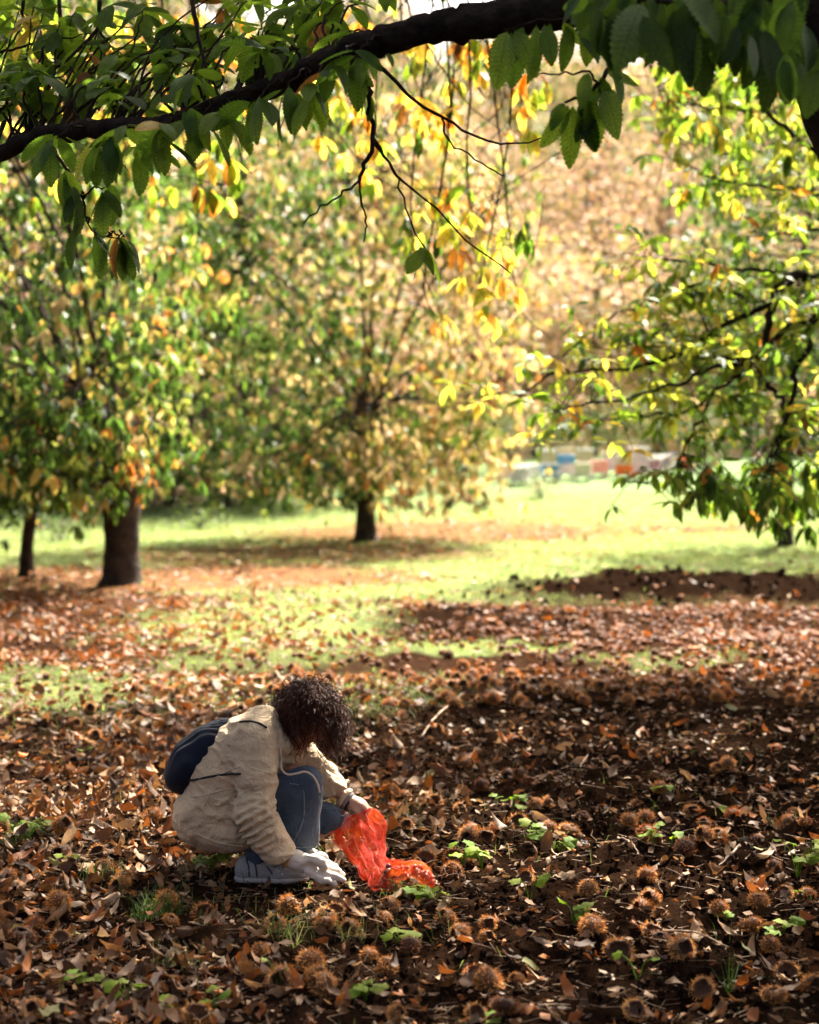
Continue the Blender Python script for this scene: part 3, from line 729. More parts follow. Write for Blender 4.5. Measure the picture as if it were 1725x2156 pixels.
# unseen upper crown of this tree, above the frame, laid out for shade
top_line = lambda y: CAM_H + y * math.tan(math.atan2(1078, F_PX) - PITCH)
up6 = []
for e, r0 in [((3.2, 14.0, 6.9), .06), ((1.6, 13.4, 6.6), .06), ((4.6, 12.6, 6.4), .07), ((.4, 14.4, 6.9), .05), ((5.6, 14.2, 6.8), .06), ((3.4, 12.2, 6.2), .05), ((2.0, 15.2, 7.2), .05)]:
    s_ = trunk6[4]; e = np.array(e); up6.append(limb(r6, [s_, (s_ + e) / 2 + [0, 0, .35], e], r0, .012, b6, n=18))
k_ = 0
while k_ < 300:
    p = up6[rng.integers(0, len(up6))]; a = p[rng.integers(5, len(p))]; q = a + rng.normal(0, 1, 3) * np.array([.7, .7, .45])
    if q[2] < top_line(q[1]) + .25 and q[0] < .245 * q[1] + .5: continue
    for _ in range(3): bag6.whorl(q + rng.normal(0, .16, 3), 6, .2, col6, (.1, 1.1))
    V, T, U = tube(catmull([a, (a + q) / 2 + [0, 0, .08], q], 6), np.linspace(.008, .003, 6), 4, cap=False); tw6.add(V, T, U=U); k_ += 1
tw6.build('twigs', M['twig'], r6, offset=b6, kind='stuff')
bag6.finish(r6, TP_MID, M['leaf'], 300, 'mid6')

# ------------------------------------------------------------------ the chestnut overhead: trunk just outside the frame at the right, the great limb across the top
b7 = np.array([1.95, 5.6, 0.0]); b7[2] = zg(1.95, 5.6) - .05
r7 = empty('chestnut_tree', b7, label='big chestnut tree overhead, its dark limb and green leaves crossing the top', category='tree')
trunk7 = [b7, b7 + [-.04, 0, 1.2], b7 + [-.08, 0, 2.2], b7 + [-.44, .0, 3.2], b7 + [-.35, .35, 5.0], b7 + [.1, .9, 7.2]]
V, T, U = trunk_mesh(trunk7, [.34, .30, .29, .30, .2, .12], 24, .08); MB().add(V, T, U=U).build('trunk', M['bark'], r7, offset=b7)
mainp = [trunk7[3] + [.1, 0, -.1], P(1500, 0, 5.6), P(1350, -25, 5.62)] + [P(u, v, D) for u, v, D in [(1170, 22, 5.65), (1010, 42, 5.75), (900, 62, 5.85), (800, 88, 5.95), (700, 122, 6.05), (600, 172, 6.15), (480, 218, 6.3), (350, 262, 6.45), (200, 272, 6.6), (100, 285, 6.7), (0, 322, 6.8), (-120, 370, 6.9), (-300, 400, 7.0)]]
pl = catmull(mainp, 90); pl[2:-2] += rng.normal(0, .006, (86, 3))
rr = np.interp(np.linspace(0, 1, 90), [0, .1, .2, .35, .5, .65, .8, 1], [.20, .11, .068, .052, .042, .037, .036, .028])
V, T, U = tube(pl, rr, 20, .13); MB().add(V, T, U=U).build('limb', M['bark'], r7, offset=b7)
BR = [pl]
# wrinkles of lichen and stubs along the limb
# upper limbs that carry the shading crown
ups = []
for e, r0 in [((1.0, 9.6, 5.4), .08), ((3.0, 9.8, 5.8), .07), ((.2, 11.4, 6.0), .08), ((2.2, 11.8, 6.4), .08), ((4.4, 11.4, 6.4), .07), ((-1.2, 10.4, 5.7), .07), ((-.2, 8.2, 5.0), .06), ((2.0, 8.0, 5.2), .07), ((3.8, 7.6, 5.4), .07), ((-2.4, 8.8, 5.3), .06), ((-1.6, 12.4, 6.3), .06), ((.6, 13.2, 6.5), .06), ((-2.6, 11.2, 5.9), .05), ((-3.4, 10.0, 5.6), .05), ((-2.8, 13.2, 6.5), .05), ((5.2, 10.0, 5.8), .05), ((5.6, 12.4, 6.4), .05)]:
    s = trunk7[4] * rng.uniform(.4, 1) ; s = trunk7[4] + (trunk7[5] - trunk7[4]) * rng.uniform(0, .6); e = np.array(e)
    m_ = (s + e) / 2 + [0, 0, .5]
    p = limb(r7, [s, m_, e], r0, .012, b7, n=22); ups.append(p)
bag7 = LeafBag(); tw7 = MB()
def col7(c, r): return chooser([1.6, 3.6, 3.4, .35, .1, .06, 0, 0, .05])(c, r)
def col7y(c, r): return chooser([.1, .3, 1.0, 2.6, 3.4, 1.5, 0, 0, .4])(c, r)
def tw(pts, r0=.006, r1=.0025, n=14):
    p = catmull(pts, n); p[1:-1] += rng.normal(0, .004, (n - 2, 3)); V, T, U = tube(p, np.linspace(r0, r1, n), 6, .1); tw7.add(V, T, U=U); return p
def attach(q, lines):
    best = None
    for p in lines:
        d = ((p - q) ** 2).sum(1); k = d.argmin()
        if best is None or d[k] < best[0]: best = (d[k], p[k])
    return best[1]
# leaves at the upper left, above and behind the limb
for (u, v, D) in [(40, 40, 7.4), (120, 90, 7.2), (60, 150, 7.0), (30, 235, 6.8), (150, 200, 7.0), (210, 60, 7.4), (250, 130, 7.0), (300, 40, 7.2), (330, 175, 6.8), (390, 80, 7.0), (430, 150, 6.7), (470, 30, 7.0), (500, 100, 6.7), (560, 60, 6.6), (545, 150, 6.4),
                  (620, 40, 6.5), (640, 120, 6.3), (690, 60, 6.3), (725, 20, 6.4), (735, 85, 6.1), (255, 225, 6.6), (100, 25, 7.6), (185, 140, 7.3), (15, 100, 7.5), (400, 200, 6.5), (350, 110, 7.0), (90, 215, 6.9), (160, 40, 7.5), (20, 180, 7.2), (590, 105, 6.4), (440, 70, 7.0), (290, 95, 7.2), (520, 20, 6.9), (680, 15, 6.5), (0, 30, 7.5), (215, 185, 6.8)]:
  for pass_ in range(2):
    q = P(u + pass_ * rng.normal(0, 38), v - 18 + pass_ * rng.normal(0, 26), D + pass_ * rng.normal(.1, .2)); a = attach(q, [pl]); p = tw([a, (a + q) / 2 + [rng.normal(0, .05), .05, .05], q], .007)
    bag7.whorl(q, int(rng.integers(5, 7)), .165, col7, (-.25, 1.0)); bag7.whorl(p[8], int(rng.integers(1, 3)), .15, col7, (-.1, 1.1))
# below the limb
for (u, v, D) in [(120, 292, 6.55), (200, 305, 6.35), (262, 270, 6.2), (335, 268, 6.1), (300, 300, 6.3), (395, 235, 6.1), (470, 225, 6.1), (545, 205, 6.0), (600, 195, 6.0), (655, 175, 5.95), (705, 140, 5.9), (748, 120, 5.85), (425, 245, 6.25), (640, 200, 6.1), (230, 290, 6.2)]:
    q = P(u, v, D - .1); a = attach(q, [pl]); tw([a, (a + q) / 2 + [0, -.03, .02], q], .005)
    bag7.whorl(q, int(rng.integers(5, 7)), .17, col7, (.1, 1.3))
# sprig hanging at the left
p = tw([P(100, 300, 6.5), P(135, 350, 6.4), P(170, 405, 6.35), P(180, 450, 6.3), P(197, 492, 6.3), P(250, 502, 6.25)], .007)
for (u, v, n_) in [(140, 360, 4), (172, 410, 4), (220, 395, 5), (185, 470, 3), (250, 500, 6), (262, 500, 4)]:
    q = P(u, v, 6.3); a = attach(q, [p]); tw([a, (a + q) / 2 + [0, 0, .02], q], .004); bag7.whorl(q, n_, .165, col7, (.7, 1.45))
# right cluster, big sharp leaves drawn one by one: (base u, v) -> (tip u, v)
D9 = 5.35
st = [P(1390, -10, 5.5), P(1330, 70, 5.45), P(1290, 130, 5.4), P(1262, 175, D9), P(1225, 200, D9), P(1190, 215, D9)]
p9 = tw(st, .011, .004, 20)
p9b = tw([P(1420, -20, 5.5), P(1330, 35, 5.45), P(1235, 40, 5.4), P(1130, 45, D9), P(1060, 62, D9)], .008, .003, 16)
p9c = tw([P(1262, 175, D9), P(1230, 150, D9), P(1170, 160, D9), P(1120, 150, 5.5)], .005, .002)
LV = [(1070, 62, 1045, 160, 2), (1075, 62, 1098, 188, 1), (1082, 60, 1140, 150, 2), (1105, 52, 1062, 150, 0), (1130, 48, 1130, 170, 2), (1145, 48, 1172, 130, 1), (1160, 45, 1140, 120, 0), (1185, 42, 1222, 118, 2), (1200, 42, 1190, 150, 1), (1225, 40, 1255, 120, 0), (1245, 40, 1230, 140, 2),
      (1206, 215, 1205, 356, 3), (1200, 215, 1152, 318, 2), (1222, 205, 1250, 322, 0), (1235, 200, 1270, 320, 2), (1250, 195, 1232, 300, 0), (1262, 190, 1300, 240, 0), (1270, 185, 1312, 278, 2), (1280, 180, 1298, 262, 1), (1275, 150, 1350, 180, 2), (1240, 150, 1220, 214, 3), (1262, 172, 1240, 230, 1), (1190, 214, 1160, 260, 1), (1285, 140, 1330, 215, 1), (1262, 160, 1290, 225, 0)]
for (u0, v0, u1, v1, k) in LV:
    bag7.leaf(P(u0, v0, D9 + rng.normal(0, .03)), P(u1, v1, D9 + rng.normal(0, .06)), [0, 1, 2, 2][k], (rng.normal(0, .5), -1, .25))
# dark mass at the upper right, nearer
p10 = tw([P(1720, -30, 5.3), P(1560, 5, 5.0), P(1450, 10, 4.9), P(1330, -5, 5.0), P(1240, 10, 5.1)], .012, .004, 20)
p11 = tw([P(1725, 110, 5.3), P(1650, 130, 5.0), P(1560, 120, 4.9), P(1480, 60, 4.9)], .01, .004, 16)
for (u0, v0, u1, v1) in [(1250, 0, 1200, 60), (1270, 5, 1262, 118), (1290, 0, 1310, 96), (1310, 5, 1272, 150), (1330, 0, 1350, 130), (1350, 5, 1322, 120), (1375, 5, 1390, 150), (1400, 10, 1372, 120), (1405, 10, 1425, 122), (1430, 10, 1462, 172), (1450, 12, 1430, 150), (1470, 15, 1500, 130), (1485, 40, 1462, 178), (1500, 20, 1530, 140), (1520, 30, 1512, 128), (1540, 40, 1566, 160), (1560, 50, 1545, 130), (1580, 60, 1600, 150), (1600, 40, 1590, 190), (1620, 60, 1640, 170), (1640, 80, 1615, 200), (1650, 100, 1660, 215), (1665, 110, 1648, 225), (1680, 110, 1690, 200), (1700, 100, 1680, 210), (1715, 110, 1720, 230),
                         (1300, -20, 1240, 40), (1360, -20, 1410, 60), (1420, -30, 1470, 70), (1480, -30, 1440, 80), (1540, -30, 1580, 90), (1600, -30, 1560, 80), (1650, -20, 1690, 110), (1700, -20, 1650, 90), (1570, 0, 1610, 120), (1510, 0, 1545, 90), (1440, 0, 1400, 90), (1690, 30, 1720, 150), (1610, 10, 1655, 130), (1390, -20, 1340, 70), (1340, -30, 1290, 60), (1230, -20, 1180, 50), (1450, -40, 1520, 60), (1660, 0, 1620, 100)]:
    D = 4.85 + rng.normal(0, .12); q = P(u0, v0, D)
    for j_ in range(2):
        bag7.leaf(q + rng.normal(0, .015, 3), P(u1 + rng.normal(0, 14) * j_, v1 + rng.normal(0, 10) * j_, D + rng.normal(0, .06)), int(rng.choice([0, 0, 1])), (rng.normal(0, .5), -1, .3))
# bare hanging twigs in the middle
h1 = tw([P(745, 120, 5.95), P(775, 170, 5.95), P(778, 215, 5.95), P(786, 290, 5.95), P(770, 350, 5.95), P(757, 380, 5.95)], .013, .006, 20)
tw([P(757, 380, 5.95), P(730, 402, 5.95), P(690, 425, 5.98), P(640, 470, 6.0)], .005); tw([P(757, 380, 5.95), P(762, 430, 5.95), P(770, 470, 5.95), P(766, 510, 5.95)], .004)
h2 = tw([P(786, 290, 5.95), P(820, 350, 6.0), P(840, 385, 6.0), P(860, 460, 6.05), P(905, 540, 6.1)], .006); tw([P(786, 300, 5.95), P(840, 372, 6.0), P(905, 430, 6.1), P(1000, 520, 6.3), P(1075, 575, 6.5)], .005)
h3 = tw([P(790, 130, 5.95), P(850, 190, 6.0), P(930, 248, 6.05), P(1000, 285, 6.1), P(1065, 300, 6.15), P(1140, 290, 6.2)], .008)
tw([P(930, 248, 6.05), P(950, 300, 6.1), P(1010, 340, 6.2), P(1060, 370, 6.3)], .004); tw([P(405, 0, 6.4), P(425, 110, 6.35), P(455, 190, 6.3), P(475, 215, 6.3)], .009); tw([P(700, 50, 6.1), P(690, 100, 6.1), P(660, 150, 6.1)], .005)
tw([P(210, 0, 7.2), P(205, 60, 7.2), P(130, 135, 7.1), P(30, 180, 7.0), P(-20, 200, 7.0)], .010); tw([P(125, 0, 7.4), P(130, 90, 7.3), P(150, 140, 7.2), P(185, 205, 7.0)], .009); tw([P(205, 60, 7.2), P(230, 95, 7.2), P(250, 110, 7.2)], .006); tw([P(50, 0, 7.4), P(40, 60, 7.4), P(0, 120, 7.4)], .008); tw([P(0, 110, 7.3), P(80, 90, 7.3), P(190, 70, 7.2)], .007)
for (pp, t, n_) in [(h2, .99, 4), (h1, .35, 3)]:
    bag7.whorl(pp[int(t * (len(pp) - 1))], n_, .14, col7, (.7, 1.4))
# farther twigs of the same tree drooping into the picture with yellow leaves
for (u0, u1, v0, v1, D, n_, cf, sz) in [(840, 1150, 70, 300, 13.5, 46, col7y, .19), (880, 1120, 470, 680, 13.5, 20, col7y, .19), (395, 510, 285, 430, 13.0, 10, col7y, .2), (1380, 1725, 100, 420, 15.5, 90, col6, .19), (650, 860, 230, 420, 14.0, 12, col6, .18), (0, 420, 20, 420, 14.5, 42, col6, .19), (420, 760, 10, 240, 14.0, 34, col6, .19), (850, 1000, 380, 520, 13.5, 10, col6, .19)]:
    for _ in range(n_):
        q = P(rng.uniform(u0, u1), v0 + (v1 - v0) * rng.random() ** 1.2, D + rng.normal(0, .6))
        a = q + [rng.normal(0, .25), rng.normal(0, .3), rng.uniform(.3, .6)]
        tw([a, (a + q) / 2 + rng.normal(0, .04, 3), q], .004, .002, 7); bag7.whorl(q, int(rng.integers(4, 7)), sz, cf, (.4, 1.35))
    for k_ in range(max(3, n_ // 7)):   # the twigs they hang from, rising to the limbs above
        q = P(u0 + (u1 - u0) * (k_ + .5) / max(3, n_ // 7), (v0 * .4 + v1 * .6), D); t0 = np.array([q[0] + rng.normal(0, .5), D + rng.normal(0, .4), max(6.0, q[2] + 1.5)])
        tw([t0, (t0 + q) / 2 + rng.normal(0, .15, 3), q + rng.normal(0, .05, 3), q + rng.normal(0, .35, 3) - [0, 0, .2]], .012, .003, 16)
# the shading crown overhead, above the frame
ntop = 0
top_line = lambda y: CAM_H + y * math.tan(math.atan2(1078, F_PX) - PITCH)
while ntop < 1200:
    p = ups[rng.integers(0, len(ups))]; a = p[rng.integers(5, len(p))]
    q = a + rng.normal(0, 1, 3) * np.array([.75, .75, .5])
    if q[2] < top_line(q[1]) + .25 and q[0] < .245 * q[1] + .5: continue
    for _ in range(3): bag7.whorl(q + rng.normal(0, .16, 3), 6, .21, col7, (.1, 1.1))
    tw([a, (a + q) / 2 + [0, 0, .08], q], .008, .003, 6); ntop += 1
tw7.build('twigs', M['twig'], r7, offset=b7, kind='stuff')
bag7.finish(r7, TP_NEAR, M['leaf'], 300, 'near7')
# ------------------------------------------------------------------ ground cover
gr = np.random.default_rng(21)
def surf(x, y, e=.03):
    z = z_ground(x, y); nx = -(z_ground(x + e, y) - z_ground(x - e, y)) / (2 * e); ny = -(z_ground(x, y + e) - z_ground(x, y - e)) / (2 * e)
    return z, norm(np.stack([nx, ny, np.ones_like(nx)], -1))
def frame_pts(n, y0, y1, m=.25, power=1.0, r=None):
    """random ground points across the width the lens sees, plus a margin, between y0 and y1"""
    r = r or gr
    yy = y0 + (y1 - y0) * r.random(n) ** power
    return r.uniform(-1, 1, n) * (.24 * yy * (1 + m) + .3), yy
# -- soil crumbs
x, y = frame_pts(110000, 4.4, 12.8, .2); x2, y2 = gr.uniform(.2, 7.5, 5000), gr.uniform(17, 23, 5000)
x, y = np.concatenate([x, x2]), np.concatenate([y, y2])
g, lit, soil, burr = zones(x, y); keep = gr.random(len(x)) < soil * .45 * np.clip(n2(x * 2.2, y * 2.2, 16) * 1.9 - .2, .05, 1); x, y = x[keep], y[keep]
ico_v = norm(np.array([[0, 0, 1], [.9, 0, .35], [.28, .85, .35], [-.72, .5, .35], [-.72, -.5, .35], [.28, -.85, .35], [.6, .5, -.45], [-.3, .8, -.45], [-.8, 0, -.45], [-.3, -.8, -.45], [.6, -.5, -.45]]))
ico_t = np.array([[0, 1, 2], [0, 2, 3], [0, 3, 4], [0, 4, 5], [0, 5, 1], [1, 6, 2], [2, 7, 3], [3, 8, 4], [4, 9, 5], [5, 10, 1], [6, 7, 2], [7, 8, 3], [8, 9, 4], [9, 10, 5], [10, 6, 1]])
oct_v = norm(np.array([[1., 0, .2], [-.3, .9, 0], [-.9, -.2, -.2], [.2, -1, .1], [0, .1, 1], [.1, 0, -1]])); oct_t = np.array([[0, 1, 4], [1, 2, 4], [2, 3, 4], [3, 0, 4], [1, 0, 5], [2, 1, 5], [3, 2, 5], [0, 3, 5]])
tp = [(oct_v * gr.uniform(.6, 1.3, (6, 1)) * np.array([1, gr.uniform(.6, 1), gr.uniform(.5, .9)]), oct_t, np.zeros((6, 2))) for _ in range(10)]
tp_old = [(ico_v * gr.uniform(.55, 1.3, (11, 1)) * np.array([1, gr.uniform(.6, 1), gr.uniform(.5, .9)]), ico_t, np.zeros((11, 2))) for _ in range(8)]
z, nn = surf(x, y); sc = .006 + .020 * gr.random(len(x)) ** 2.6; sc *= np.where(y > 15, 3.2, 1)
mb = MB(); cc_ = np.array([.013, .0078, .005]) * gr.uniform(.6, 1.7, (len(x), 1)); scatter(mb, tp, np.stack([x, y, z + sc * .15], 1), gr.normal(0, 1, (len(x), 3)), nn + gr.normal(0, .4, (len(x), 3)), sc, cc_)
M['crumb'] = simple_mat('soil_crumb', (0, 0, 0), .97, nscale=60, namp=.4, bump=.8, bscale=140, bdist=.006, spec=0.0, attr=True)
mb.build('soil_crumbs', M['crumb'], None, smooth=False, kind='stuff', label='crumbs and clods of dark tilled soil', category='soil')
print('crumbs', len(x), time.time() - T00)
# -- fallen leaves
DRY = [(.36, .235, .14), (.23, .125, .062), (.115, .055, .026), (.24, .085, .026), (.40, .13, .018), (.065, .034, .02), (.46, .345, .245), (.24, .22, .08)]
DRYN = ['pale tan', 'light brown', 'dark brown', 'russet', 'orange', 'blackish brown', 'bleached', 'olive']
TP_DRY = []
_rd = np.random.default_rng(17)
for i in range(14):
    TP_DRY.append(leaf_tpl(W=.38 * _rd.uniform(.8, 1.15), n=7, fold=_rd.uniform(.0, .9), droop=_rd.choice([-1, 1]) * _rd.uniform(.3, 1.9), curl=_rd.uniform(-.3, .8), twist=_rd.uniform(-1.3, 1.3), side=_rd.uniform(-.25, .25)))
for i in range(14):   # crumple
    V, T, U = TP_DRY[i]; V = V + .065 * (np.stack([n3(V[:, 0] * 6 + i * 3, V[:, 1] * 6 + 9 * k_, V[:, 2] * 6) for k_ in range(3)], 1) - .5) * 2 * [.6, 1, 1.5] + _rd.normal(0, .012, V.shape); TP_DRY[i] = (V, T, U)
TP_DRYF = [leaf_tpl(W=.42, n=3, fold=_rd.uniform(0, .7), droop=_rd.choice([-1, 1]) * _rd.uniform(.2, 1.5), curl=_rd.uniform(0, .4), twist=_rd.uniform(-.8, .8)) for _ in range(6)]
TP_DRYM = [(V + .07 * (np.stack([n3(V[:, 0] * 5 + i * 3, V[:, 1] * 5 + 9 * k_, V[:, 2] * 5) for k_ in range(3)], 1) - .5) * 2 * [.6, 1, 1.5] + _rd.normal(0, .015, V.shape), T, U) for i, (V, T, U) in enumerate(leaf_tpl(W=.38 * _rd.uniform(.8, 1.15), n=4, fold=_rd.uniform(.0, .9), droop=_rd.choice([-1, 1]) * _rd.uniform(.3, 1.9), curl=_rd.uniform(-.3, .8), twist=_rd.uniform(-1.3, 1.3), side=_rd.uniform(-.25, .25)) for _ in range(20))]
TP_BIT = [(V + _rd.normal(0, .05, V.shape), T, U) for V, T, U in tpl_set(6, n=2, W=.6, droop=(-1.2, 1.2))]
def litter_density(x, y):
    g, lit, soil, burr = zones(x, y)
    d = np.where(y < 19, .30 + .7 * sstep(.5, -1.6, x + .3 * (y - 7) * .1), lit)
    patch = n2(x * 1.3 + 7, y * 1.3, 18) * .6 + n2(x * 3.9, y * 3.9 + 4, 19) * .4
    d = d * np.clip((patch - .30) * 3.2, .10, 1.25)
    d = d * np.where((y > 8.3) & (y < 11) & (x > .3), .42, 1)
    return d * (1 - .5 * np.where(y < 18, g, 0)) * (1 - .75 * np.where(y > 14, soil, 0)) * (1 - .35 * np.where((y < 10) & (x > .5), 1, 0))
x, y = frame_pts(36000, 4.35, 20, .2, .9); k = (gr.random(len(x)) < litter_density(x, y)) & ~((x > -.80) & (x < .16) & (y > 6.35) & (y < 7.0) & (gr.random(len(x)) < .85)); x, y = x[k], y[k]
z, nn = surf(x, y)
cw = np.array([1.9, 2.2, 2.5, 1.9, .45, 2.2, .8, .10]); kc = gr.choice(len(DRY), len(x), p=cw / cw.sum())
kc = np.where((y > 12.5) & (gr.random(len(x)) < .4), 3, kc)
ph = gr.uniform(0, 6.28, len(x)); tilt = gr.normal(0, .28, len(x))
dirs = np.stack([np.cos(ph), np.sin(ph), tilt], 1); upv = nn + gr.normal(0, .38, (len(x), 3)) * np.where(gr.random((len(x), 1)) < .3, 2.0, 1)
flip = gr.random(len(x)) < .5; upv[flip] *= -1
size = .055 + .09 * gr.random(len(x)) ** 1.5; size = np.where(gr.random(len(x)) < .12, size * 1.25, size); size = size * np.where(y < 6.4, .88, 1)
pos = np.stack([x, y, z + .008 + .02 * gr.random(len(x))], 1) - dirs * size[:, None] * .5
vis = in_frame(pos)
D_ = np.where(vis, y / size, 1e6); order = np.argsort(D_); sel, rest = order[:300], order[300:]
# landmarks that tell where a small thing lies
LM = [('the white glove', P(640, 1840, 6.6)), ('the red net bag', P(850, 1830, 6.7)), ('the grey shoe', P(560, 1850, 6.7)), ('the dark grass tuft', G(325, 1935)), ('the pair of big burrs', G(1265, 1985)), ('the burr trio', G(640, 2040)), ('the bottom left corner', G(60, 2130)), ('the bottom right corner', G(1660, 2130)), ('the bottom edge, left of centre', G(500, 2140)), ('the bottom edge, right of centre', G(1200, 2140)), ('the left edge', G(40, 1850)), ('the right edge', G(1690, 1850)), ('the clump of lobed seedlings', G(1000, 1815)), ('the tall seedling', G(1678, 1810)), ('the bare soil on the right', G(1400, 1900)), ('the backpack', G(300, 1700))]
LMP = np.array([p[:2] for _, p in LM])
def near_what(x, y): return LM[int(np.argmin(((LMP - [x, y]) ** 2 * [1, .35]).sum(1)))][0]
pk = gr.integers(0, len(TP_DRY), len(x)); _dm = {}
SHAPE = ['flat', 'cupped', 'curled', 'arched', 'twisted', 'rolled', 'folded', 'crumpled', 'bent', 'drooping', 'half rolled', 'wavy', 'creased', 'upturned']
from collections import Counter
fallen_n = Counter()
for i in sel:
    kk = (int(pk[i]), int(kc[i]))
    if kk not in _dm:
        V, T, U = TP_DRY[pk[i]]; me = set_mesh('fallen_leaf', V, T, np.tile(DRY[kc[i]], (len(V), 1)), U); me.materials.append(M['litter']); _dm[kk] = me
    o = bpy.data.objects.new('fallen_leaf', _dm[kk]); COL.objects.link(o); o.matrix_basis = matrix_of(pos[i], dirs[i], upv[i], float(size[i]))
    ln = 'long' if size[i] > .155 else 'broad' if size[i] > .13 else 'small'
    o['label'] = f'{ln} {DRYN[kc[i]]} {SHAPE[pk[i]]} fallen leaf lying near {near_what(x[i], y[i])}'; o['category'] = 'leaf'; o['group'] = 'fallen chestnut leaves on the soil'
mb = MB(); cols = np.array(DRY)[kc] * gr.uniform(.7, 1.25, (len(x), 1)); cols = cols * np.where(((kc >= 6) | (kc == 0))[:, None], np.where(y > 10, .58, 1)[:, None], 1); fr = rest[y[rest] > 10.5]; ne = rest[y[rest] <= 10.5]
scatter(mb, TP_DRYM, pos[ne], dirs[ne], upv[ne], size[ne], cols[ne]); scatter(mb, TP_DRYF, pos[fr], dirs[fr], upv[fr], size[fr], cols[fr])
nl = len(x)
x, y = frame_pts(3600, 4.4, 11.5, .15); z, nn = surf(x, y)       # leaf stalks and straws
for a_, b_, c_ in zip(x, y, z):
    L_ = gr.uniform(.03, .13); t_ = gr.uniform(0, 6.28); d_ = np.array([math.cos(t_), math.sin(t_), gr.normal(0, .15)]) * L_; o_ = np.array([-d_[1], d_[0], gr.uniform(0, .03)]) * gr.normal(0, .2); p_ = np.array([a_, b_, c_ + .010])
    V, T, U = tube(np.array([p_, p_ + d_ * .5 + o_, p_ + d_]), np.array([.0014, .0013, .0008]), 3, cap=False); mb.add(V, T, np.array(DRY[int(gr.integers(0, 3))]) * gr.uniform(.6, 1.1), U)
# bits and crumbs of old leaf
x, y = frame_pts(30000, 4.35, 13, .2); k = gr.random(len(x)) < .30 + .6 * litter_density(x, y); x, y = x[k], y[k]; z, nn = surf(x, y)
d = gr.normal(0, 1, (len(x), 3)) * [1, 1, .35]; scatter(mb, TP_BIT, np.stack([x, y, z + .004], 1), d, nn + gr.normal(0, .5, (len(x), 3)), gr.uniform(.018, .06, len(x)), np.array(DRY)[gr.choice(6, len(x), p=[.2, .25, .2, .15, .02, .18])] * gr.uniform(.6, 1.2, (len(x), 1)))
# farther litter beneath the trees
x, y = frame_pts(26000, 18, 36, .3, .8); k = gr.random(len(x)) < litter_density(x, y) * .8; x, y = x[k], y[k]; z, nn = surf(x, y)
d = gr.normal(0, 1, (len(x), 3)) * [1, 1, .3]; scatter(mb, TP_FAR, np.stack([x, y, z + .015], 1), d, nn + gr.normal(0, .4, (len(x), 3)), gr.uniform(.10, .18, len(x)), np.array(DRY)[gr.choice(6, len(x), p=[.2, .25, .12, .3, .08, .05])] * gr.uniform(.7, 1.2, (len(x), 1)))
mb.build('leaf_litter', M['litter'], None, kind='stuff', label='carpet of smaller and farther fallen chestnut leaves', category='leaves')
print('litter', nl, len(x), time.time() - T00)
# -- chestnut burrs
def sphere_pts(n):
    i = np.arange(n) + .5; ph = np.arccos(1 - 2 * i / n); th = np.pi * (1 + 5 ** .5) * i
    return np.stack([np.cos(th) * np.sin(ph), np.sin(th) * np.sin(ph), np.cos(ph)], 1)
def burr_tpl(nsp, opening, squash, r, axis, spl=.55):
    """spiny shell of outer radius 1, open around `axis` with half angle `opening` (0 = closed)"""
    nu, nv = (14, 8) if nsp > 150 else (6, 3)
    ax = np.asarray(axis, float) / np.linalg.norm(axis)
    a = np.cross(ax, [.3, .2, .9]); a /= np.linalg.norm(a); b = np.cross(ax, a)
    V, Cc, T = [], [], []
    th0 = opening if opening > 0 else 0.05
    def pt(th, ph, rad): return rad * (np.cos(th) * ax + np.sin(th) * (np.cos(ph) * a + np.sin(ph) * b))
    for s, rad in ((0, .74), (1, .62)):
        for i in range(nv + 1):
            for j in range(nu):
                ph = 2 * np.pi * j / nu; o_ = th0 + .18 * opening * math.cos(ph * 4 + 1)
                V.append(pt(o_ + (np.pi - o_) * i / nv, ph, rad * (1 + .08 * math.sin(3 * ph)))); Cc.append((.10, .045, .015) if s == 0 else (.15, .075, .035))
    m = (nv + 1) * nu
    for s in (0, m):
        for i in range(nv):
            for j in range(nu):
                p0, p1, p2, p3 = s + i * nu + j, s + i * nu + (j + 1) % nu, s + (i + 1) * nu + (j + 1) % nu, s + (i + 1) * nu + j
                T += [[p0, p1, p2], [p0, p2, p3]]
    for j in range(nu): T += [[j, (j + 1) % nu, m + (j + 1) % nu], [j, m + (j + 1) % nu, m + j]]
    d = sphere_pts(nsp) + gr.normal(0, .09, (nsp, 3)); d = norm(d)
    d = d[np.arccos(np.clip(d @ ax, -1, 1)) > opening * .98]
    for q in d:
        t = np.cross(q, gr.normal(0, 1, 3)); t /= np.linalg.norm(t); w_ = .022 if nsp > 150 else .075
        tip = q * gr.uniform(.88, 1.04) + gr.normal(0, .10, 3); k0 = len(V); t2 = np.cross(q, t)
        V += [q * .70 - t * w_, q * .70 + t * w_ * .7 + t2 * w_, tip]; c_ = np.array([.84, .37, .085]) * gr.uniform(.7, 1.2); Cc += [c_ * .65, c_ * .65, c_ * 1.15]
        T += [[k0, k0 + 1, k0 + 2]]
    V = np.array(V) * np.array([1, 1, squash]); return V, np.array(T), np.array(Cc)
BK = [('closed round', burr_tpl(798, 0, .92, 1, (0, 0, 1))), ('gaping', burr_tpl(798, .85, .9, 1, (.5, -.7, .5))), ('wide open', burr_tpl(760, 1.25, .85, 1, (.3, -.6, .75))), ('split', burr_tpl(798, .6, .88, 1, (-.7, -.5, .4))), ('hollow', burr_tpl(722, 1.5, .75, 1, (-.3, -.75, .45))), ('flattened', burr_tpl(722, .4, .62, 1, (0, -.2, 1)))]
BKF = [burr_tpl(56, a_, .85, 1, (gr.normal(), -.7, .5)) for a_ in (0, .7, 1.2, .4)]
M['burr'] = simple_mat('burr_spines', (0, 0, 0), .7, nscale=30, namp=.35, spec=.25, attr=True)
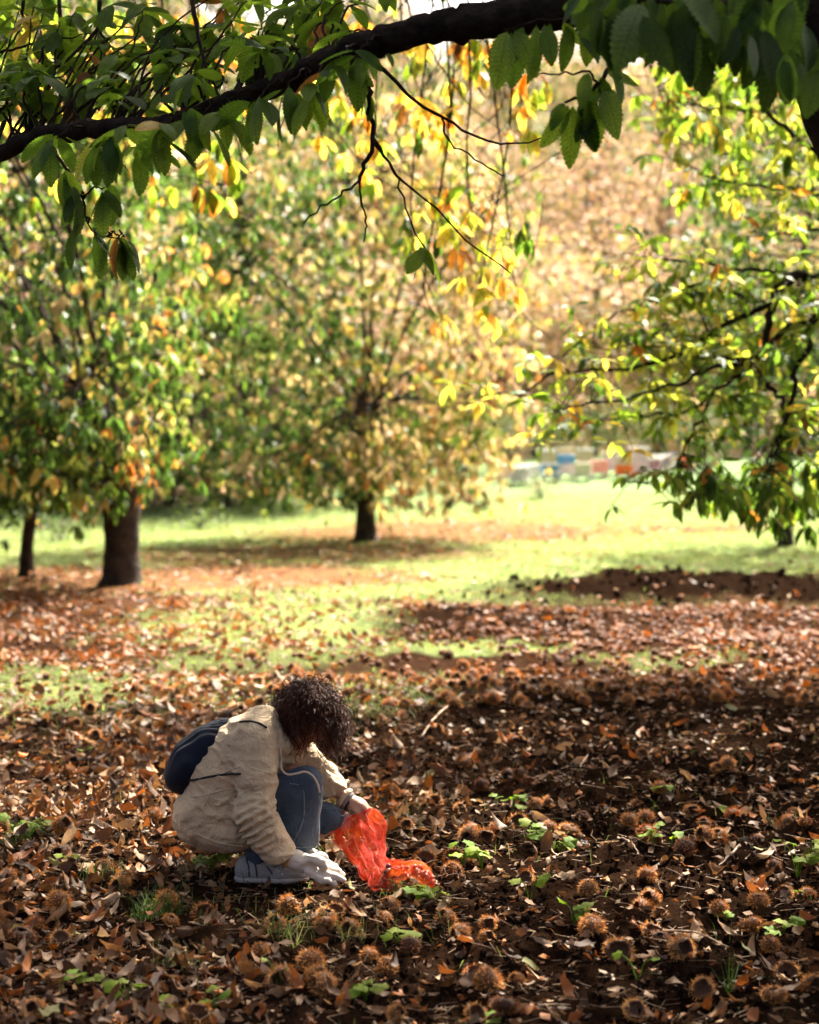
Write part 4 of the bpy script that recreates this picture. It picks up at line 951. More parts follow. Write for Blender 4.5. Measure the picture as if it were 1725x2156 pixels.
TINT = [('ginger', (1.0, 1.0, 1.0)), ('dark brown', (.42, .36, .40)), ('tawny', (1.15, 1.25, 1.5)), ('rusty', (.9, .72, .6))]
BM = {}
for a_, (nm, (V, T, Cc)) in enumerate(BK):
    for b_, (tn, tc_) in enumerate(TINT):
        me = set_mesh('chestnut_burr', V, T, Cc * np.array(tc_), None, smooth=False); me.materials.append(M['burr']); BM[(a_, b_)] = me
PB = []
R7 = lambda zx, zy: (862.7 + .5 * zx, 1587 + .5 * zy)
R6 = lambda zx, zy: (.5 * zx, 1725 + .5 * zy)
R1 = lambda zx, zy: (310.5 + .38 * zx, 1401 + .38 * zy)
for zx, zy, r in [(105, 185, 30), (215, 250, 30), (590, 200, 28), (730, 270, 30), (675, 305, 44), (590, 310, 30), (410, 338, 30), (260, 355, 34), (925, 292, 34), (995, 235, 34), (955, 188, 26), (1190, 225, 36), (1360, 248, 34), (1240, 280, 32), (1300, 312, 38), (1240, 360, 38), (1465, 352, 32), (1665, 325, 28), (980, 12, 26), (500, 85, 44), (1340, 50, 32), (1040, 372, 34), (1000, 495, 40), (485, 545, 38), (180, 500, 44), (1305, 645, 36), (1470, 610, 44), (1430, 690, 56), (768, 765, 54), (880, 835, 62), (1050, 768, 44), (330, 965, 58), (210, 778, 44), (450, 960, 34), (400, 1090, 60), (1590, 905, 50), (1535, 1005, 56), (1700, 945, 48), (1712, 885, 40), (1270, 270, 30)]:
    u, v = R7(zx, zy); PB.append((u, v, r * .5))
for zx, zy, r in [(410, 155, 36), (155, 205, 42), (35, 255, 38), (440, 235, 44), (635, 20, 32), (35, 380, 40), (255, 505, 42), (700, 355, 46), (860, 395, 48), (645, 300, 34), (740, 215, 32), (1185, 335, 46), (1160, 480, 44), (1412, 410, 40), (1370, 475, 46), (1480, 380, 44), (1640, 385, 40), (1310, 635, 56), (1185, 705, 56), (1360, 725, 56), (40, 835, 48), (380, 820, 46), (505, 855, 36), (1672, 830, 42), (265, 65, 40), (850, 95, 36)]:
    u, v = R6(zx, zy); PB.append((u, v, r * .5))
for zx, zy, r in [(1590, 738, 48), (1430, 684, 40), (1345, 680, 48), (1330, 790, 60), (1400, 810, 50), (180, 335, 50), (90, 430, 44), (30, 880, 46), (130, 1150, 55), (110, 1310, 60), (100, 800, 52), (310, 960, 40), (1690, 1140, 50)]:
    u, v = R1(zx, zy); PB.append((u, v, r * .38))
LM2 = [('the pale stick', G(930, 1515)), ('the bright grass patch', G(560, 1350)), ('the hair', G(650, 1440)), ('the left edge', G(60, 1440)), ('the right edge', G(1680, 1440)), ('the ploughed mound', G(1400, 1310)), ('the grassy gap', G(1030, 1370)), ('the dark stick', G(1000, 1450)), ('the shadow edge at right', G(1350, 1480)), ('the backpack top', G(300, 1490)), ('the shadow edge in the middle', G(1130, 1490)), ('the right end of the burr band', G(1640, 1370)), ('the middle of the burr band', G(1300, 1390))]
LM2P = np.array([p[:2] for _, p in LM2])
burrs = []
for (u, v, r) in PB:
    p = G(u, v + r * .75); rad = r / F_PX * p[1]; burrs.append((p[0], p[1], np.clip(rad, .025, .055)))
x, y = frame_pts(900, 4.6, 12.5, .2, .8); k = gr.random(len(x)) < .22 + .25 * (1 - sstep(-1, 1.5, x)); x, y = x[k], y[k]
burrs += [(a_, b_, gr.uniform(.026, .044)) for a_, b_ in zip(x, y)]
x, y = frame_pts(5200, 11, 19, .2, .85); g, lit, soil, bb = zones(x, y); k = gr.random(len(x)) < .10 + .75 * bb - .3 * g; x, y = x[k], y[k]
burrs += [(a_, b_, gr.uniform(.03, .046)) for a_, b_ in zip(x, y)]
B = np.array(burrs); fp = np.array([P(*R1(700, 1180), 6.74)])[:, :2]
def person_gap(b): return (abs(b[0] + .52) > .47) or (b[1] < 6.28) or (b[1] > 7.15)
B = np.array([b for b in B if person_gap(b)])
bz, bn = surf(B[:, 0], B[:, 1]); show = np.where(in_frame(np.stack([B[:, 0], B[:, 1], bz], 1)), B[:, 1] / B[:, 2], 1e6)
show[:len(PB) - 3] *= .2
order = np.argsort(show); sel = order[:300]; rest = order[300:]
for i in sel:
    a_ = int(gr.choice(6, p=[.3, .22, .16, .14, .08, .10])); b_ = int(gr.choice(4, p=[.58, .10, .18, .14]))
    o = bpy.data.objects.new('chestnut_burr', BM[(a_, b_)]); COL.objects.link(o)
    r = float(B[i, 2]) * 1.25; o.location = (B[i, 0], B[i, 1], bz[i] + r * .58); o.scale = (r, r * gr.uniform(.9, 1.1), r); o.rotation_euler = (gr.normal(0, .25), gr.normal(0, .25), gr.uniform(-.9, .9))
    far = f'farther back by {LM2[int(np.argmin(((LM2P - B[i, :2]) ** 2 * [1, .5]).sum(1)))][0]}' if B[i, 1] > 9.6 else f'near {near_what(B[i, 0], B[i, 1])}'
    sz = 'large' if r > .05 else 'small' if r < .036 else 'mid-sized'
    o['label'] = f'{sz} {BK[a_][0]} {TINT[b_][0]} burr {far}'; o['category'] = 'burr'; o['group'] = 'chestnut burrs on the ground'
mb = MB()
for k in range(4):
    V, T, Cc = BKF[k]; s = rest[(np.arange(len(rest)) % 4) == k]; n_ = len(s)
    if n_ == 0: continue
    an = gr.uniform(0, 6.28, n_); c_, s_ = np.cos(an), np.sin(an); r = B[s, 2] * 1.1
    W = np.stack([V[None, :, 0] * c_[:, None] - V[None, :, 1] * s_[:, None], V[None, :, 0] * s_[:, None] + V[None, :, 1] * c_[:, None], np.tile(V[None, :, 2], (n_, 1))], -1) * r[:, None, None]
    W = W + np.stack([B[s, 0], B[s, 1], bz[s] + r * .5], 1)[:, None, :]
    TT = (T[None] + (np.arange(n_) * len(V))[:, None, None]).reshape(-1, 3)
    mb.add(W.reshape(-1, 3), TT, (Cc[None] * np.array([1, .82, .75]) * gr.uniform(.55, 1.15, (n_, 1, 1))).reshape(-1, 3))
mb.build('burr_carpet', M['burr'], None, smooth=False, kind='stuff', label='carpet of farther chestnut burrs on the sunlit ground', category='burrs')
print('burrs', len(B), time.time() - T00)
# -- grass
def blades(mb, x, y, h, w, cols, lean=.5, z=None):
    n_ = len(x); z = z_ground(x, y) if z is None else z
    a = gr.uniform(0, 6.28, n_); b = gr.uniform(0, 6.28, n_); ln = np.abs(gr.normal(0, lean, n_)) * h
    p0 = np.stack([x, y, z - .004], 1); side = np.stack([np.cos(a), np.sin(a), np.zeros(n_)], 1) * (w / 2)[:, None]
    off = np.stack([np.cos(b), np.sin(b), np.zeros(n_)], 1)
    mid = p0 + off * (ln * .35)[:, None] + np.array([0, 0, 1]) * (h * .6)[:, None]; tip = p0 + off * ln[:, None] + np.array([0, 0, 1]) * (h * np.clip(1 - .35 * ln / h, .4, 1))[:, None]
    V = np.stack([p0 - side, p0 + side, mid + side * .7, mid - side * .7, tip], 1).reshape(-1, 3)
    k = (np.arange(n_) * 5)[:, None]; T = np.concatenate([k + [0, 1, 2], k + [0, 2, 3], k + [3, 2, 4]])
    mb.add(V, T, np.repeat(cols, 5, 0))
mb = MB()
GC = np.array([(.155, .215, .075), (.20, .255, .09), (.26, .285, .13), (.11, .175, .05), (.32, .31, .16)])
x, y = frame_pts(95000, 11, 20, .2); g, lit, soil, bb = zones(x, y); k = gr.random(len(x)) < (g - .08) * .75; x, y = x[k], y[k]
blades(mb, x, y, gr.uniform(.02, .06, len(x)), gr.uniform(.004, .008, len(x)), GC[gr.choice(5, len(x), p=[.3, .3, .2, .1, .1])] * gr.uniform(.75, 1.2, (len(x), 1)), .8); n1 = len(x)
x, y = frame_pts(80000, 18.5, 42, .2, .75); g, lit, soil, bb = zones(x, y); k = gr.random(len(x)) < g * .8; x, y = x[k], y[k]
blades(mb, x, y, gr.uniform(.03, .075, len(x)), gr.uniform(.010, .020, len(x)), GC[gr.choice(5, len(x), p=[.3, .3, .2, .1, .1])] * gr.uniform(.75, 1.2, (len(x), 1)), .8)
mb.build('grass', M['grass'], None, kind='stuff', label='short sunlit meadow grass between the trees', category='grass')
mb = MB(); x, y = frame_pts(9000, 4.5, 12, .2); g, lit, soil, bb = zones(x, y); k = gr.random(len(x)) < np.clip((n2(x * 1.7, y * 1.7, 22) - .52) * 3, 0, 1) * (1 - .85 * sstep(-.6, .6, x)) + .02; x, y = x[k], y[k]
blades(mb, x, y, gr.uniform(.03, .10, len(x)), gr.uniform(.003, .005, len(x)), GC[gr.choice(5, len(x), p=[.25, .2, .15, .3, .1])] * gr.uniform(.25, .7, (len(x), 1)), .9)
mb.build('grass', M['grass'], None, kind='stuff', label='thin scattered grass blades among the nearest leaves', category='grass')
print('grass', n1, len(x), time.time() - T00)
def tuft(u, v, n_, h, spread, lab, pale=False):
    p = G(u, v); mb = MB(); x = p[0] + gr.normal(0, spread, n_); y = p[1] + gr.normal(0, spread, n_)
    pal_ = GC * .5 if pale else np.array([(.03, .065, .014), (.045, .085, .018), (.07, .11, .03)])
    blades(mb, x, y, gr.uniform(.3, 1.15, n_) * h, gr.uniform(.003, .005, n_), pal_[gr.integers(0, len(pal_), n_)] * gr.uniform(.8, 1.2, (n_, 1)), .85)
    base = np.array([p[0], p[1], zg(p[0], p[1])]); r = empty('grass_tuft', base, label=lab, category='grass tuft', group='grass tufts')
    mb.build('blades', M['grass'], r, offset=base, kind='stuff')
tuft(318, 1935, 90, .13, .035, 'lush dark green grass tuft below the gloved hand, left of the burrs'); tuft(365, 1930, 60, .12, .04, 'arching grass tuft right beside the lush dark tuft')
tuft(45, 1775, 80, .10, .06, 'green grass tuft at the left edge beside low seedlings'); tuft(212, 1872, 60, .10, .04, 'grass tuft behind a ginger burr left of the lush tuft')
tuft(595, 2000, 40, .13, .04, 'thin pale grass tuft below the grey shoe', True); tuft(855, 1888, 70, .10, .04, 'dry pale grass tuft in front of the red net bag', True); tuft(1533, 2090, 14, .16, .008, 'few tall grass blades in the bare soil at lower right')
tuft(745, 2000, 30, .10, .03, 'sparse yellowish grass tuft beside the burr below the net bag', True); tuft(370, 2040, 36, .10, .06, 'sparse grass by the big russet leaf', True); tuft(440, 1800, 40, .09, .05, 'pale grass beside the shoe heel', True)
# -- seedlings
def lobed_tpl(n_=9, seed=0):
    r_ = np.random.default_rng(seed); th = np.linspace(-2.7, 2.7, 2 * n_ + 1); rad = (.78 + .22 * np.cos(th * .5)) * np.where(np.arange(len(th)) % 4 < 2, 1.0, .84)
    V = [[0, 0, 0]] + [[.35 + .62 * r * math.cos(t) , .62 * r * math.sin(t), .10 * r * math.cos(2 * t) - .10 * (abs(t) < 1) + r_.normal(0, .03)] for t, r in zip(th, rad)] + [[.38, 0, .05]]
    k = len(V) - 1; T = [[k, i, i + 1] for i in range(1, len(th))] + [[k, 0, 1], [k, len(th), 0]]
    V = np.array(V); return V, np.array(T), np.stack([V[:, 0], np.abs(V[:, 1])], 1)
TP_LOB = [lobed_tpl(9, s) for s in range(4)]
_sm = {}
SG = [(.12, .20, .015), (.17, .25, .02), (.21, .26, .04)]
def seedling(u, v, nl_, h, sz, lab):
    p = G(u, v); base = np.array([p[0], p[1], zg(p[0], p[1])]); r = empty('seedling', base, label=lab, category='seedling', group='green seedlings on the soil')
    for i in range(nl_):
        a = gr.uniform(0, 6.28); hh = h * gr.uniform(.55, 1.1); e = np.array([math.cos(a) * h * .45, math.sin(a) * h * .45, hh])
        V, T, U = tube(catmull([[0, 0, -.01], [e[0] * .4, e[1] * .4, hh * .7], e], 6), np.linspace(.0026, .0016, 6), 4)
        s_ = MB().add(V, T, SG[0], U).build('stem', M['grass'], r)
        k = int(gr.integers(0, 4)); c = int(gr.integers(0, 3))
        if (k, c) not in _sm:
            V, T, U = TP_LOB[k]; me = set_mesh('leaf', V, T, np.tile(SG[c], (len(V), 1)), U * 0 + .3); me.materials.append(M['grass']); _sm[(k, c)] = me
        o = bpy.data.objects.new('leaf', _sm[(k, c)]); COL.objects.link(o); o.parent = r
        o.matrix_basis = matrix_of(e, np.array([math.cos(a), math.sin(a), gr.normal(0, .2)]), np.array([gr.normal(0, .3), -.25 + gr.normal(0, .3), 1.]), sz * gr.uniform(.65, 1.15))
SEED = [(1045, 1690, 3, .07, .045, 'tall thin seedling behind the lobed pair, above the burr row'), (1078, 1712, 6, .07, .055, 'lobed bright seedling above the row of ginger burrs'), (1125, 1755, 4, .05, .05, 'seedling just behind the row of ginger burrs'), (1393, 1685, 6, .05, .045, 'seedling standing alone on the far dark soil'), (1510, 1712, 4, .04, .04, 'seedling with round leaves behind the burr cluster'), (1538, 1704, 3, .05, .038, 'small seedling touching the burr cluster'),
        (1373, 1795, 5, .06, .045, 'seedling beside the open burr right of centre'), (1413, 1795, 3, .05, .045, 'twin seedling right of its neighbour by the open burr'), (1388, 1740, 3, .035, .035, 'tiny seedling above the twin seedlings'), (1138, 1800, 8, .05, .055, 'broad lobed seedling between net bag and open burrs'), (1180, 1805, 5, .05, .055, 'pale seedling leaning right of the broad lobed one'), (975, 1830, 5, .08, .05, 'seedling clump directly right of the red net bag'), (1015, 1838, 7, .08, .055, 'lobed seedling clump beyond the tip of the net bag'),
        (1115, 1895, 3, .08, .045, 'single stemmed seedling on open soil below the broad lobed one'), (1680, 1850, 9, .15, .05, 'tallest leggy seedling near the right edge'), (1650, 1945, 4, .06, .05, 'seedling with two wide leaves near the right edge'), (1613, 1960, 3, .03, .045, 'low seedling beside the wide leaved one'), (1208, 1950, 6, .07, .055, 'seedling just behind the big pair of burrs'), (1343, 2078, 2, .13, .04, 'lone leggy seedling right of the big pair of burrs'), (1668, 1905, 2, .05, .035, 'tiny seedling between the two right edge seedlings'),
        (1038, 2150, 4, .05, .07, 'bright seedling at the bottom edge right of centre'), (888, 1900, 6, .05, .06, 'pale green seedling in front of the net bag'), (915, 1905, 4, .06, .045, 'seedling below the tip of the net bag'), (1525, 1925, 3, .03, .045, 'low seedling beside the dark burrs on the right'), (445, 1835, 8, .06, .06, 'bright yellow green seedling behind the shoe heel'), (30, 1762, 5, .06, .05, 'seedling at the far left edge in the grass'), (85, 1768, 6, .05, .055, 'wide seedling right of the left edge grass'),
        (142, 1850, 3, .05, .04, 'small seedling left of the ginger burr and grass'), (20, 1970, 6, .03, .04, 'ground hugging seedling at the left edge'), (187, 2070, 5, .04, .045, 'seedling in the leaves at lower left'), (127, 2100, 2, .06, .04, 'two leaved seedling at lower left'), (265, 2110, 5, .05, .05, 'seedling between lower left and the burr trio'), (770, 2115, 6, .05, .055, 'bright seedling right of the burr trio'), (357, 2135, 4, .04, .04, 'small seedling near the bottom edge'), (452, 2128, 4, .05, .045, 'greyish seedling near the bottom edge left of the burr trio'), (587, 2100, 2, .09, .03, 'thin seedling growing in front of a burr of the trio'), (840, 1990, 5, .05, .055, 'seedling on leaves below the net bag'), (185, 1580, 5, .05, .05, 'seedling behind and left of the backpack')]
for s_ in SEED: seedling(*s_)
# -- sticks
def stick(uv, r0, lab, col=(.12, .08, .055), lift=.012):
    pts = []
    for (u, v) in uv: p = G(u, v); p[2] = zg(p[0], p[1]) + lift + r0; pts.append(p)
    p = catmull(pts, 16); p[1:-1] += gr.normal(0, .0025, (14, 3)); b_ = p[0].copy()
    m_ = simple_mat('stick_bark', col, .85, nscale=30, namp=.35, bump=.4, bscale=80, bdist=.003)
    V, T, U = tube(p, np.linspace(r0, r0 * .45, 16), 7, .15); MB().add(V - b_, T, U=U).build('stick', m_, None, label=lab, category='stick').location = b_
stick([(888, 1553), (925, 1515), (978, 1478)], .0055, 'pale bare stick lying on soil behind the net bag', (.36, .26, .18), .03); stick([(903, 1428), (945, 1455), (973, 1473)], .012, 'dark stick touching the pale bare stick')
stick([(1302, 1767), (1325, 1790), (1345, 1808)], .005, 'short stick by the twin seedlings', (.30, .2, .14)); stick([(1558, 1778), (1530, 1810), (1515, 1822)], .006, 'pale forked stick on the right dark soil', (.36, .27, .2)); stick([(1278, 1962), (1370, 1975), (1460, 1995), (1535, 2018)], .004, 'long thin stick right of the big pair of burrs', (.3, .2, .13)); stick([(1238, 1607), (1230, 1622), (1222, 1632)], .004, 'thin stalk standing out of far soil', (.3, .22, .15), .05); stick([(310, 1745), (345, 1737), (380, 1728)], .005, 'brown stick beside the coat hem', (.14, .09, .05))
# ------------------------------------------------------------------ the person gathering chestnuts
class Field:
    """distance field on a grid; parts are blended in, the skin is pulled with surface nets"""
    def __init__(s, lo, hi, h):
        s.lo, s.h = np.asarray(lo, float), h; s.n = np.ceil((np.asarray(hi) - s.lo) / h).astype(int) + 1
        s.V = np.full(s.n, 1.0, np.float32)
    def _blk(s, lo, hi):
        a = np.clip(np.floor((lo - s.lo) / s.h).astype(int), 0, s.n - 1); b = np.clip(np.ceil((hi - s.lo) / s.h).astype(int) + 1, 1, s.n)
        g = np.meshgrid(*[s.lo[k] + s.h * np.arange(a[k], b[k]) for k in range(3)], indexing='ij')
        return tuple(slice(a[k], b[k]) for k in range(3)), g
    def cone(s, a, b, ra, rb, k=.02, sy=1.0, sub=False):
        a, b = np.asarray(a, float), np.asarray(b, float); R = max(ra, rb) * max(1, 1 / sy) + .05 + k
        sl, (x, y, z) = s._blk(np.minimum(a, b) - R, np.maximum(a, b) + R)
        ab = b - a; L = max(ab.dot(ab), 1e-9)
        t = np.clip(((x - a[0]) * ab[0] + (y - a[1]) * ab[1] + (z - a[2]) * ab[2]) / L, 0, 1)
        d = np.sqrt((x - a[0] - t * ab[0]) ** 2 + ((y - a[1] - t * ab[1]) * sy) ** 2 + (z - a[2] - t * ab[2]) ** 2) - (ra + (rb - ra) * t)
        V = s.V[sl]
        if sub:
            h = np.maximum(k - np.abs(-d - V), 0) / k; s.V[sl] = np.maximum(V, -d) + h * h * k * .25
        else:
            h = np.maximum(k - np.abs(d - V), 0) / k; s.V[sl] = np.minimum(V, d) - h * h * k * .25
    def chain(s, pts, rad, k=.02, sy=1.0):
        for i in range(len(pts) - 1): s.cone(pts[i], pts[i + 1], rad[i], rad[i + 1], k, sy)
    def cut(s, p, nrm):
        g = np.meshgrid(*[s.lo[k] + s.h * np.arange(s.n[k]) for k in range(3)], indexing='ij'); nrm = np.asarray(nrm, float); nrm = nrm / np.linalg.norm(nrm)
        s.V = np.maximum(s.V, sum((g[k] - p[k]) * nrm[k] for k in range(3)).astype(np.float32))
    def disp(s, f, band=.035):
        i = np.where(np.abs(s.V) < band); p = s.lo + s.h * np.stack(i, 1); s.V[i] += f(p[:, 0], p[:, 1], p[:, 2]).astype(np.float32)
    def mesh(s, name, smooth=1):
        V = s.V; ins = V < 0; nx, ny, nz = V.shape
        c = np.zeros((nx - 1, ny - 1, nz - 1), np.int8)
        for i in range(8): c += ins[(i & 1):nx - 1 + (i & 1), (i >> 1 & 1):ny - 1 + (i >> 1 & 1), (i >> 2):nz - 1 + (i >> 2)]
        act = (c > 0) & (c < 8); idx = np.full(act.shape, -1, np.int64); ii = np.stack(np.where(act), 1); idx[act] = np.arange(len(ii))
        acc = np.zeros((len(ii), 3)); cnt = np.zeros(len(ii))
        E = [(a, a | (1 << k), k) for k in range(3) for a in range(8) if not a & (1 << k)]
        for a, b, k in E:
            oa = np.array([a & 1, a >> 1 & 1, a >> 2]); ob = np.array([b & 1, b >> 1 & 1, b >> 2])
            va = V[tuple((ii + oa).T)]; vb = V[tuple((ii + ob).T)]; x = (va < 0) != (vb < 0)
            t = np.where(x, va / np.where(x, va - vb, 1), 0)
            acc += np.where(x[:, None], ii + oa + t[:, None] * (ob - oa), 0); cnt += x
        P_ = s.lo + s.h * (acc / cnt[:, None])
        Q = []
        for k in range(3):
            o1, o2 = [(1, 2), (2, 0), (0, 1)][k]
            sl0 = [slice(1, -1)] * 3; sl1 = [slice(1, -1)] * 3; sl0[k] = slice(0, -1); sl1[k] = slice(1, None)
            a, b = ins[tuple(sl0)], ins[tuple(sl1)]; off = np.array([1, 1, 1]); off[k] = 0
            for flip in (0, 1):
                e = np.stack(np.where((a & ~b) if flip == 0 else (~a & b)), 1) + off
                if len(e) == 0: continue
                d1 = np.zeros(3, int); d1[o1] = 1; d2 = np.zeros(3, int); d2[o2] = 1
                q = np.stack([idx[tuple((e - d1 - d2).T)], idx[tuple((e - d2).T)], idx[tuple(e.T)], idx[tuple((e - d1).T)]], 1)
                Q.append(q if flip == 0 else q[:, ::-1])
        Q = np.concatenate(Q); Q = Q[(Q >= 0).all(1)]
        for _ in range(smooth):
            a = np.zeros_like(P_); n_ = np.zeros(len(P_))
            for i in range(4):
                np.add.at(a, Q[:, i], P_[Q[:, (i + 1) % 4]]); np.add.at(n_, Q[:, i], 1)
            P_ = .5 * P_ + .5 * a / np.maximum(n_, 1)[:, None]
        return P_, Q
D0 = float(G(576.5, 1857)[1])
def K(zx, zy, dy=0.0): return P(310.5 + .38 * zx, 1401 + .38 * zy, D0 + dy)
PX = .38 / F_PX * D0          # metres per drawing pixel
org = K(700, 1200); org[2] = zg(org[0], org[1])
gz = org[2]
person = empty('person', org, label='person crouching on the leaves in a tan jacket, jeans and white work glove', category='person')
def fbuild(F, name, mat, parent, smooth=1, **pr):
    V, Q = F.mesh(name, smooth); return obj(name, set_mesh(name, V - org, Q, np.ones((len(V), 3))), mat, parent, **pr)
def skin_mat(name, c):
    m, n, l = mat_new(name); pr = N(n, 'ShaderNodeBsdfPrincipled', Roughness=.5); pr.inputs['Base Color'].default_value = (*c, 1); pr.inputs['Subsurface Weight'].default_value = .15; pr.inputs['Subsurface Radius'].default_value = (.01, .004, .002); pr.inputs['Subsurface Scale'].default_value = .4
    o = n.new('ShaderNodeOutputMaterial'); l.new(pr.outputs[0], o.inputs[0]); return m
M['skin'] = skin_mat('skin', (.48, .26, .17))
def cloth(name, c, weave=400, wamp=.12, wear=.0, wearc=(1, 1, 1), sheen=.15, bump=.25, crease=0.0):
    m, n, l = mat_new(name); tc = n.new('ShaderNodeTexCoord')
    n1 = N(n, 'ShaderNodeTexNoise', Scale=weave, Detail=2.0); n2_ = N(n, 'ShaderNodeTexNoise', Scale=9.0, Detail=5.0); l.new(tc.outputs['Object'], n1.inputs['Vector']); l.new(tc.outputs['Object'], n2_.inputs['Vector'])
    mr = N(n, 'ShaderNodeMapRange'); l.new(n1.outputs[0], mr.inputs[0]); mr.inputs[1].default_value = .3; mr.inputs[2].default_value = .7; mr.inputs[3].default_value = 1 - wamp; mr.inputs[4].default_value = 1 + wamp
    m2 = N(n, 'ShaderNodeMapRange'); l.new(n2_.outputs[0], m2.inputs[0]); m2.inputs[1].default_value = .35; m2.inputs[2].default_value = .65; m2.inputs[3].default_value = .86; m2.inputs[4].default_value = 1.08
    b = mixc(n, l, 1.0, mixc(n, l, 1.0, (*c, 1), mr.outputs[0], 'MULTIPLY'), m2.outputs[0], 'MULTIPLY')
    if wear:
        mw = N(n, 'ShaderNodeMapRange'); l.new(n2_.outputs[0], mw.inputs[0]); mw.inputs[1].default_value = .5; mw.inputs[2].default_value = .75; mw.inputs[4].default_value = wear; b = mixc(n, l, mw.outputs[0], b, (*wearc, 1))
    pr = N(n, 'ShaderNodeBsdfPrincipled', Roughness=.85); pr.inputs['Specular IOR Level'].default_value = .2; pr.inputs['Sheen Weight'].default_value = sheen; l.new(b, pr.inputs['Base Color'])
    bp = N(n, 'ShaderNodeBump', Strength=bump, Distance=.002); l.new(n1.outputs[0], bp.inputs['Height'])
    if crease:
        n4 = N(n, 'ShaderNodeTexNoise', Scale=13.0, Detail=3.0, Distortion=1.6); l.new(tc.outputs['Object'], n4.inputs['Vector'])
        rd = mathn(n, l, 'ABSOLUTE', mathn(n, l, 'SUBTRACT', n4.outputs[0], .5)); rd = mathn(n, l, 'POWER', mathn(n, l, 'SUBTRACT', 1.0, mathn(n, l, 'MINIMUM', mathn(n, l, 'MULTIPLY', rd, 5.0), 1.0)), 1.6)
        b4 = N(n, 'ShaderNodeBump', Strength=crease, Distance=.012); l.new(rd, b4.inputs['Height']); l.new(bp.outputs[0], b4.inputs['Normal']); bp = b4
    l.new(bp.outputs[0], pr.inputs['Normal'])
    o = n.new('ShaderNodeOutputMaterial'); l.new(pr.outputs[0], o.inputs[0]); return m
M['jacket'] = cloth('tan_cotton', (.56, .415, .25), crease=.40); M['denim'] = cloth('blue_denim', (.045, .062, .088), 500, .35, .35, (.12, .14, .17), crease=.35); M['glove'] = cloth('white_glove_cotton', (.60, .52, .42), 350, .12)
M['navy'] = cloth('navy_nylon', (.006, .009, .020), 300, .1, sheen=.02); M['shoe'] = cloth('grey_mesh', (.30, .285, .26), 260, .3); M['sole'] = simple_mat('pale_rubber', (.42, .385, .33), .6, nscale=20, namp=.25); M['black'] = simple_mat('black_strap', (.012, .012, .013), .6, spec=.3); M['cord'] = cloth('cream_cord', (.62, .50, .36), 600, .2)
M['cuffliner'] = cloth('grey_lining', (.20, .18, .17)); M['mustard'] = cloth('mustard_hem', (.60, .33, .05)); M['shoe_dark'] = simple_mat('dark_overlay', (.05, .05, .055), .7)
# --- body: one continuous skin
hc = K(868, 285, .10)
fn = norm(np.array([.80, -.24, -.55])); hu = np.array([.55, .06, .80]); hu = norm(hu - fn * hu.dot(fn)); hs = np.cross(hu, fn)   # face normal, head up, side
def H(a, b, c): return hc + fn * a + hu * b + hs * c
lo, hi = org + [-.45, -.36, -.03], org + [.46, .5, .86]
FB = Field(lo, hi, .0072)
FB.cone(H(-.018, .022, 0), H(.012, .03, 0), .079, .078, .03, 1.12)
FB.cone(H(.03, -.02, 0), H(.048, -.085, 0), .058, .036, .04)                    # face down to chin
FB.cone(H(.03, -.075, .028), H(.03, -.075, -.028), .034, .034, .03)             # jaw
FB.cone(H(.085, .012, 0), H(.104, -.026, 0), .010, .0145, .012)                 # nose
FB.cone(H(.084, .022, .03), H(.084, .022, -.03), .013, .013, .015)              # brow
FB.cone(H(.086, -.052, .014), H(.086, -.052, -.014), .009, .009, .01)           # lips
FB.cone(H(.086, .004, .033), H(.09, .004, .033), .012, .012, .008, sub=True); FB.cone(H(.086, .004, -.033), H(.09, .004, -.033), .012, .012, .008, sub=True)
for s_ in (-1, 1): FB.cone(H(-.012, .01, s_ * .075), H(-.02, -.03, s_ * .073), .016, .011, .008)
nb = K(700, 370, .12); FB.chain([H(-.03, -.05, 0), nb], [.052, .056], .03)
pel = K(315, 800, .10); chest = K(575, 450, .12)
FB.chain([pel, K(420, 610, .10), chest, nb], [.12, .11, .115, .055], .05, .85)
shN, shF = K(612, 400, -.03), K(745, 440, .25); elN, wrN = K(604, 835, -.14), K(748, 1052, -.13); elF, wrF = K(945, 612, .28), K(1112, 745, .24)
FB.cone(shN, shF, .05, .05, .05)
FB.chain([shN, elN, wrN], [.046, .036, .025], .03); FB.chain([shF, elF, wrF], [.046, .035, .0255], .03)
hipN, hipF = K(325, 815, .03), K(365, 815, .19); knN, anN = K(862, 662, .0), K(700, 1105, .0); knF, anF = K(985, 850, .20), K(770, 1075, .22)
FB.chain([hipN, knN, anN], [.082, .055, .034], .04); FB.chain([hipF, knF, anF], [.082, .052, .034], .04)
FB.cone(anN, K(820, 1165, -.01), .034, .028, .03); FB.cone(anF, K(900, 1090, .22), .034, .028, .03)
# near hand inside the glove, far hand bare with fingers closed on the bag mouth
FB.chain([wrN, K(830, 1085, -.125), K(880, 1110, -.12)], [.024, .026, .022], .02)
def fing(F, pts, r, k=.006): F.chain(pts, r, k)
pa = K(1165, 775, .232); FB.cone(wrF, pa, .024, .030, .02, .8); FB.cone(pa, K(1192, 785, .225), .030, .026, .015, .8)
for i in range(4):
    dyy = .200 + .019 * i; o_ = (i - 1.5)
    fing(FB, [K(1180 + 7 * i, 775 + 2 * i, dyy), K(1212 + 8 * i, 795 + abs(o_) * 3, dyy), K(1218 + 5 * i, 828 - 3 * abs(o_), dyy - .004), K(1200 + 5 * i, 846 - 4 * abs(o_), dyy - .006)], [.0105, .0098, .009, .0078])
fing(FB, [K(1140, 790, .205), K(1168, 822, .19), K(1196, 846, .188), K(1212, 852, .19)], [.0125, .011, .010, .0085])
fbuild(FB, 'body', M['skin'], person)
print('body', time.time() - T00)
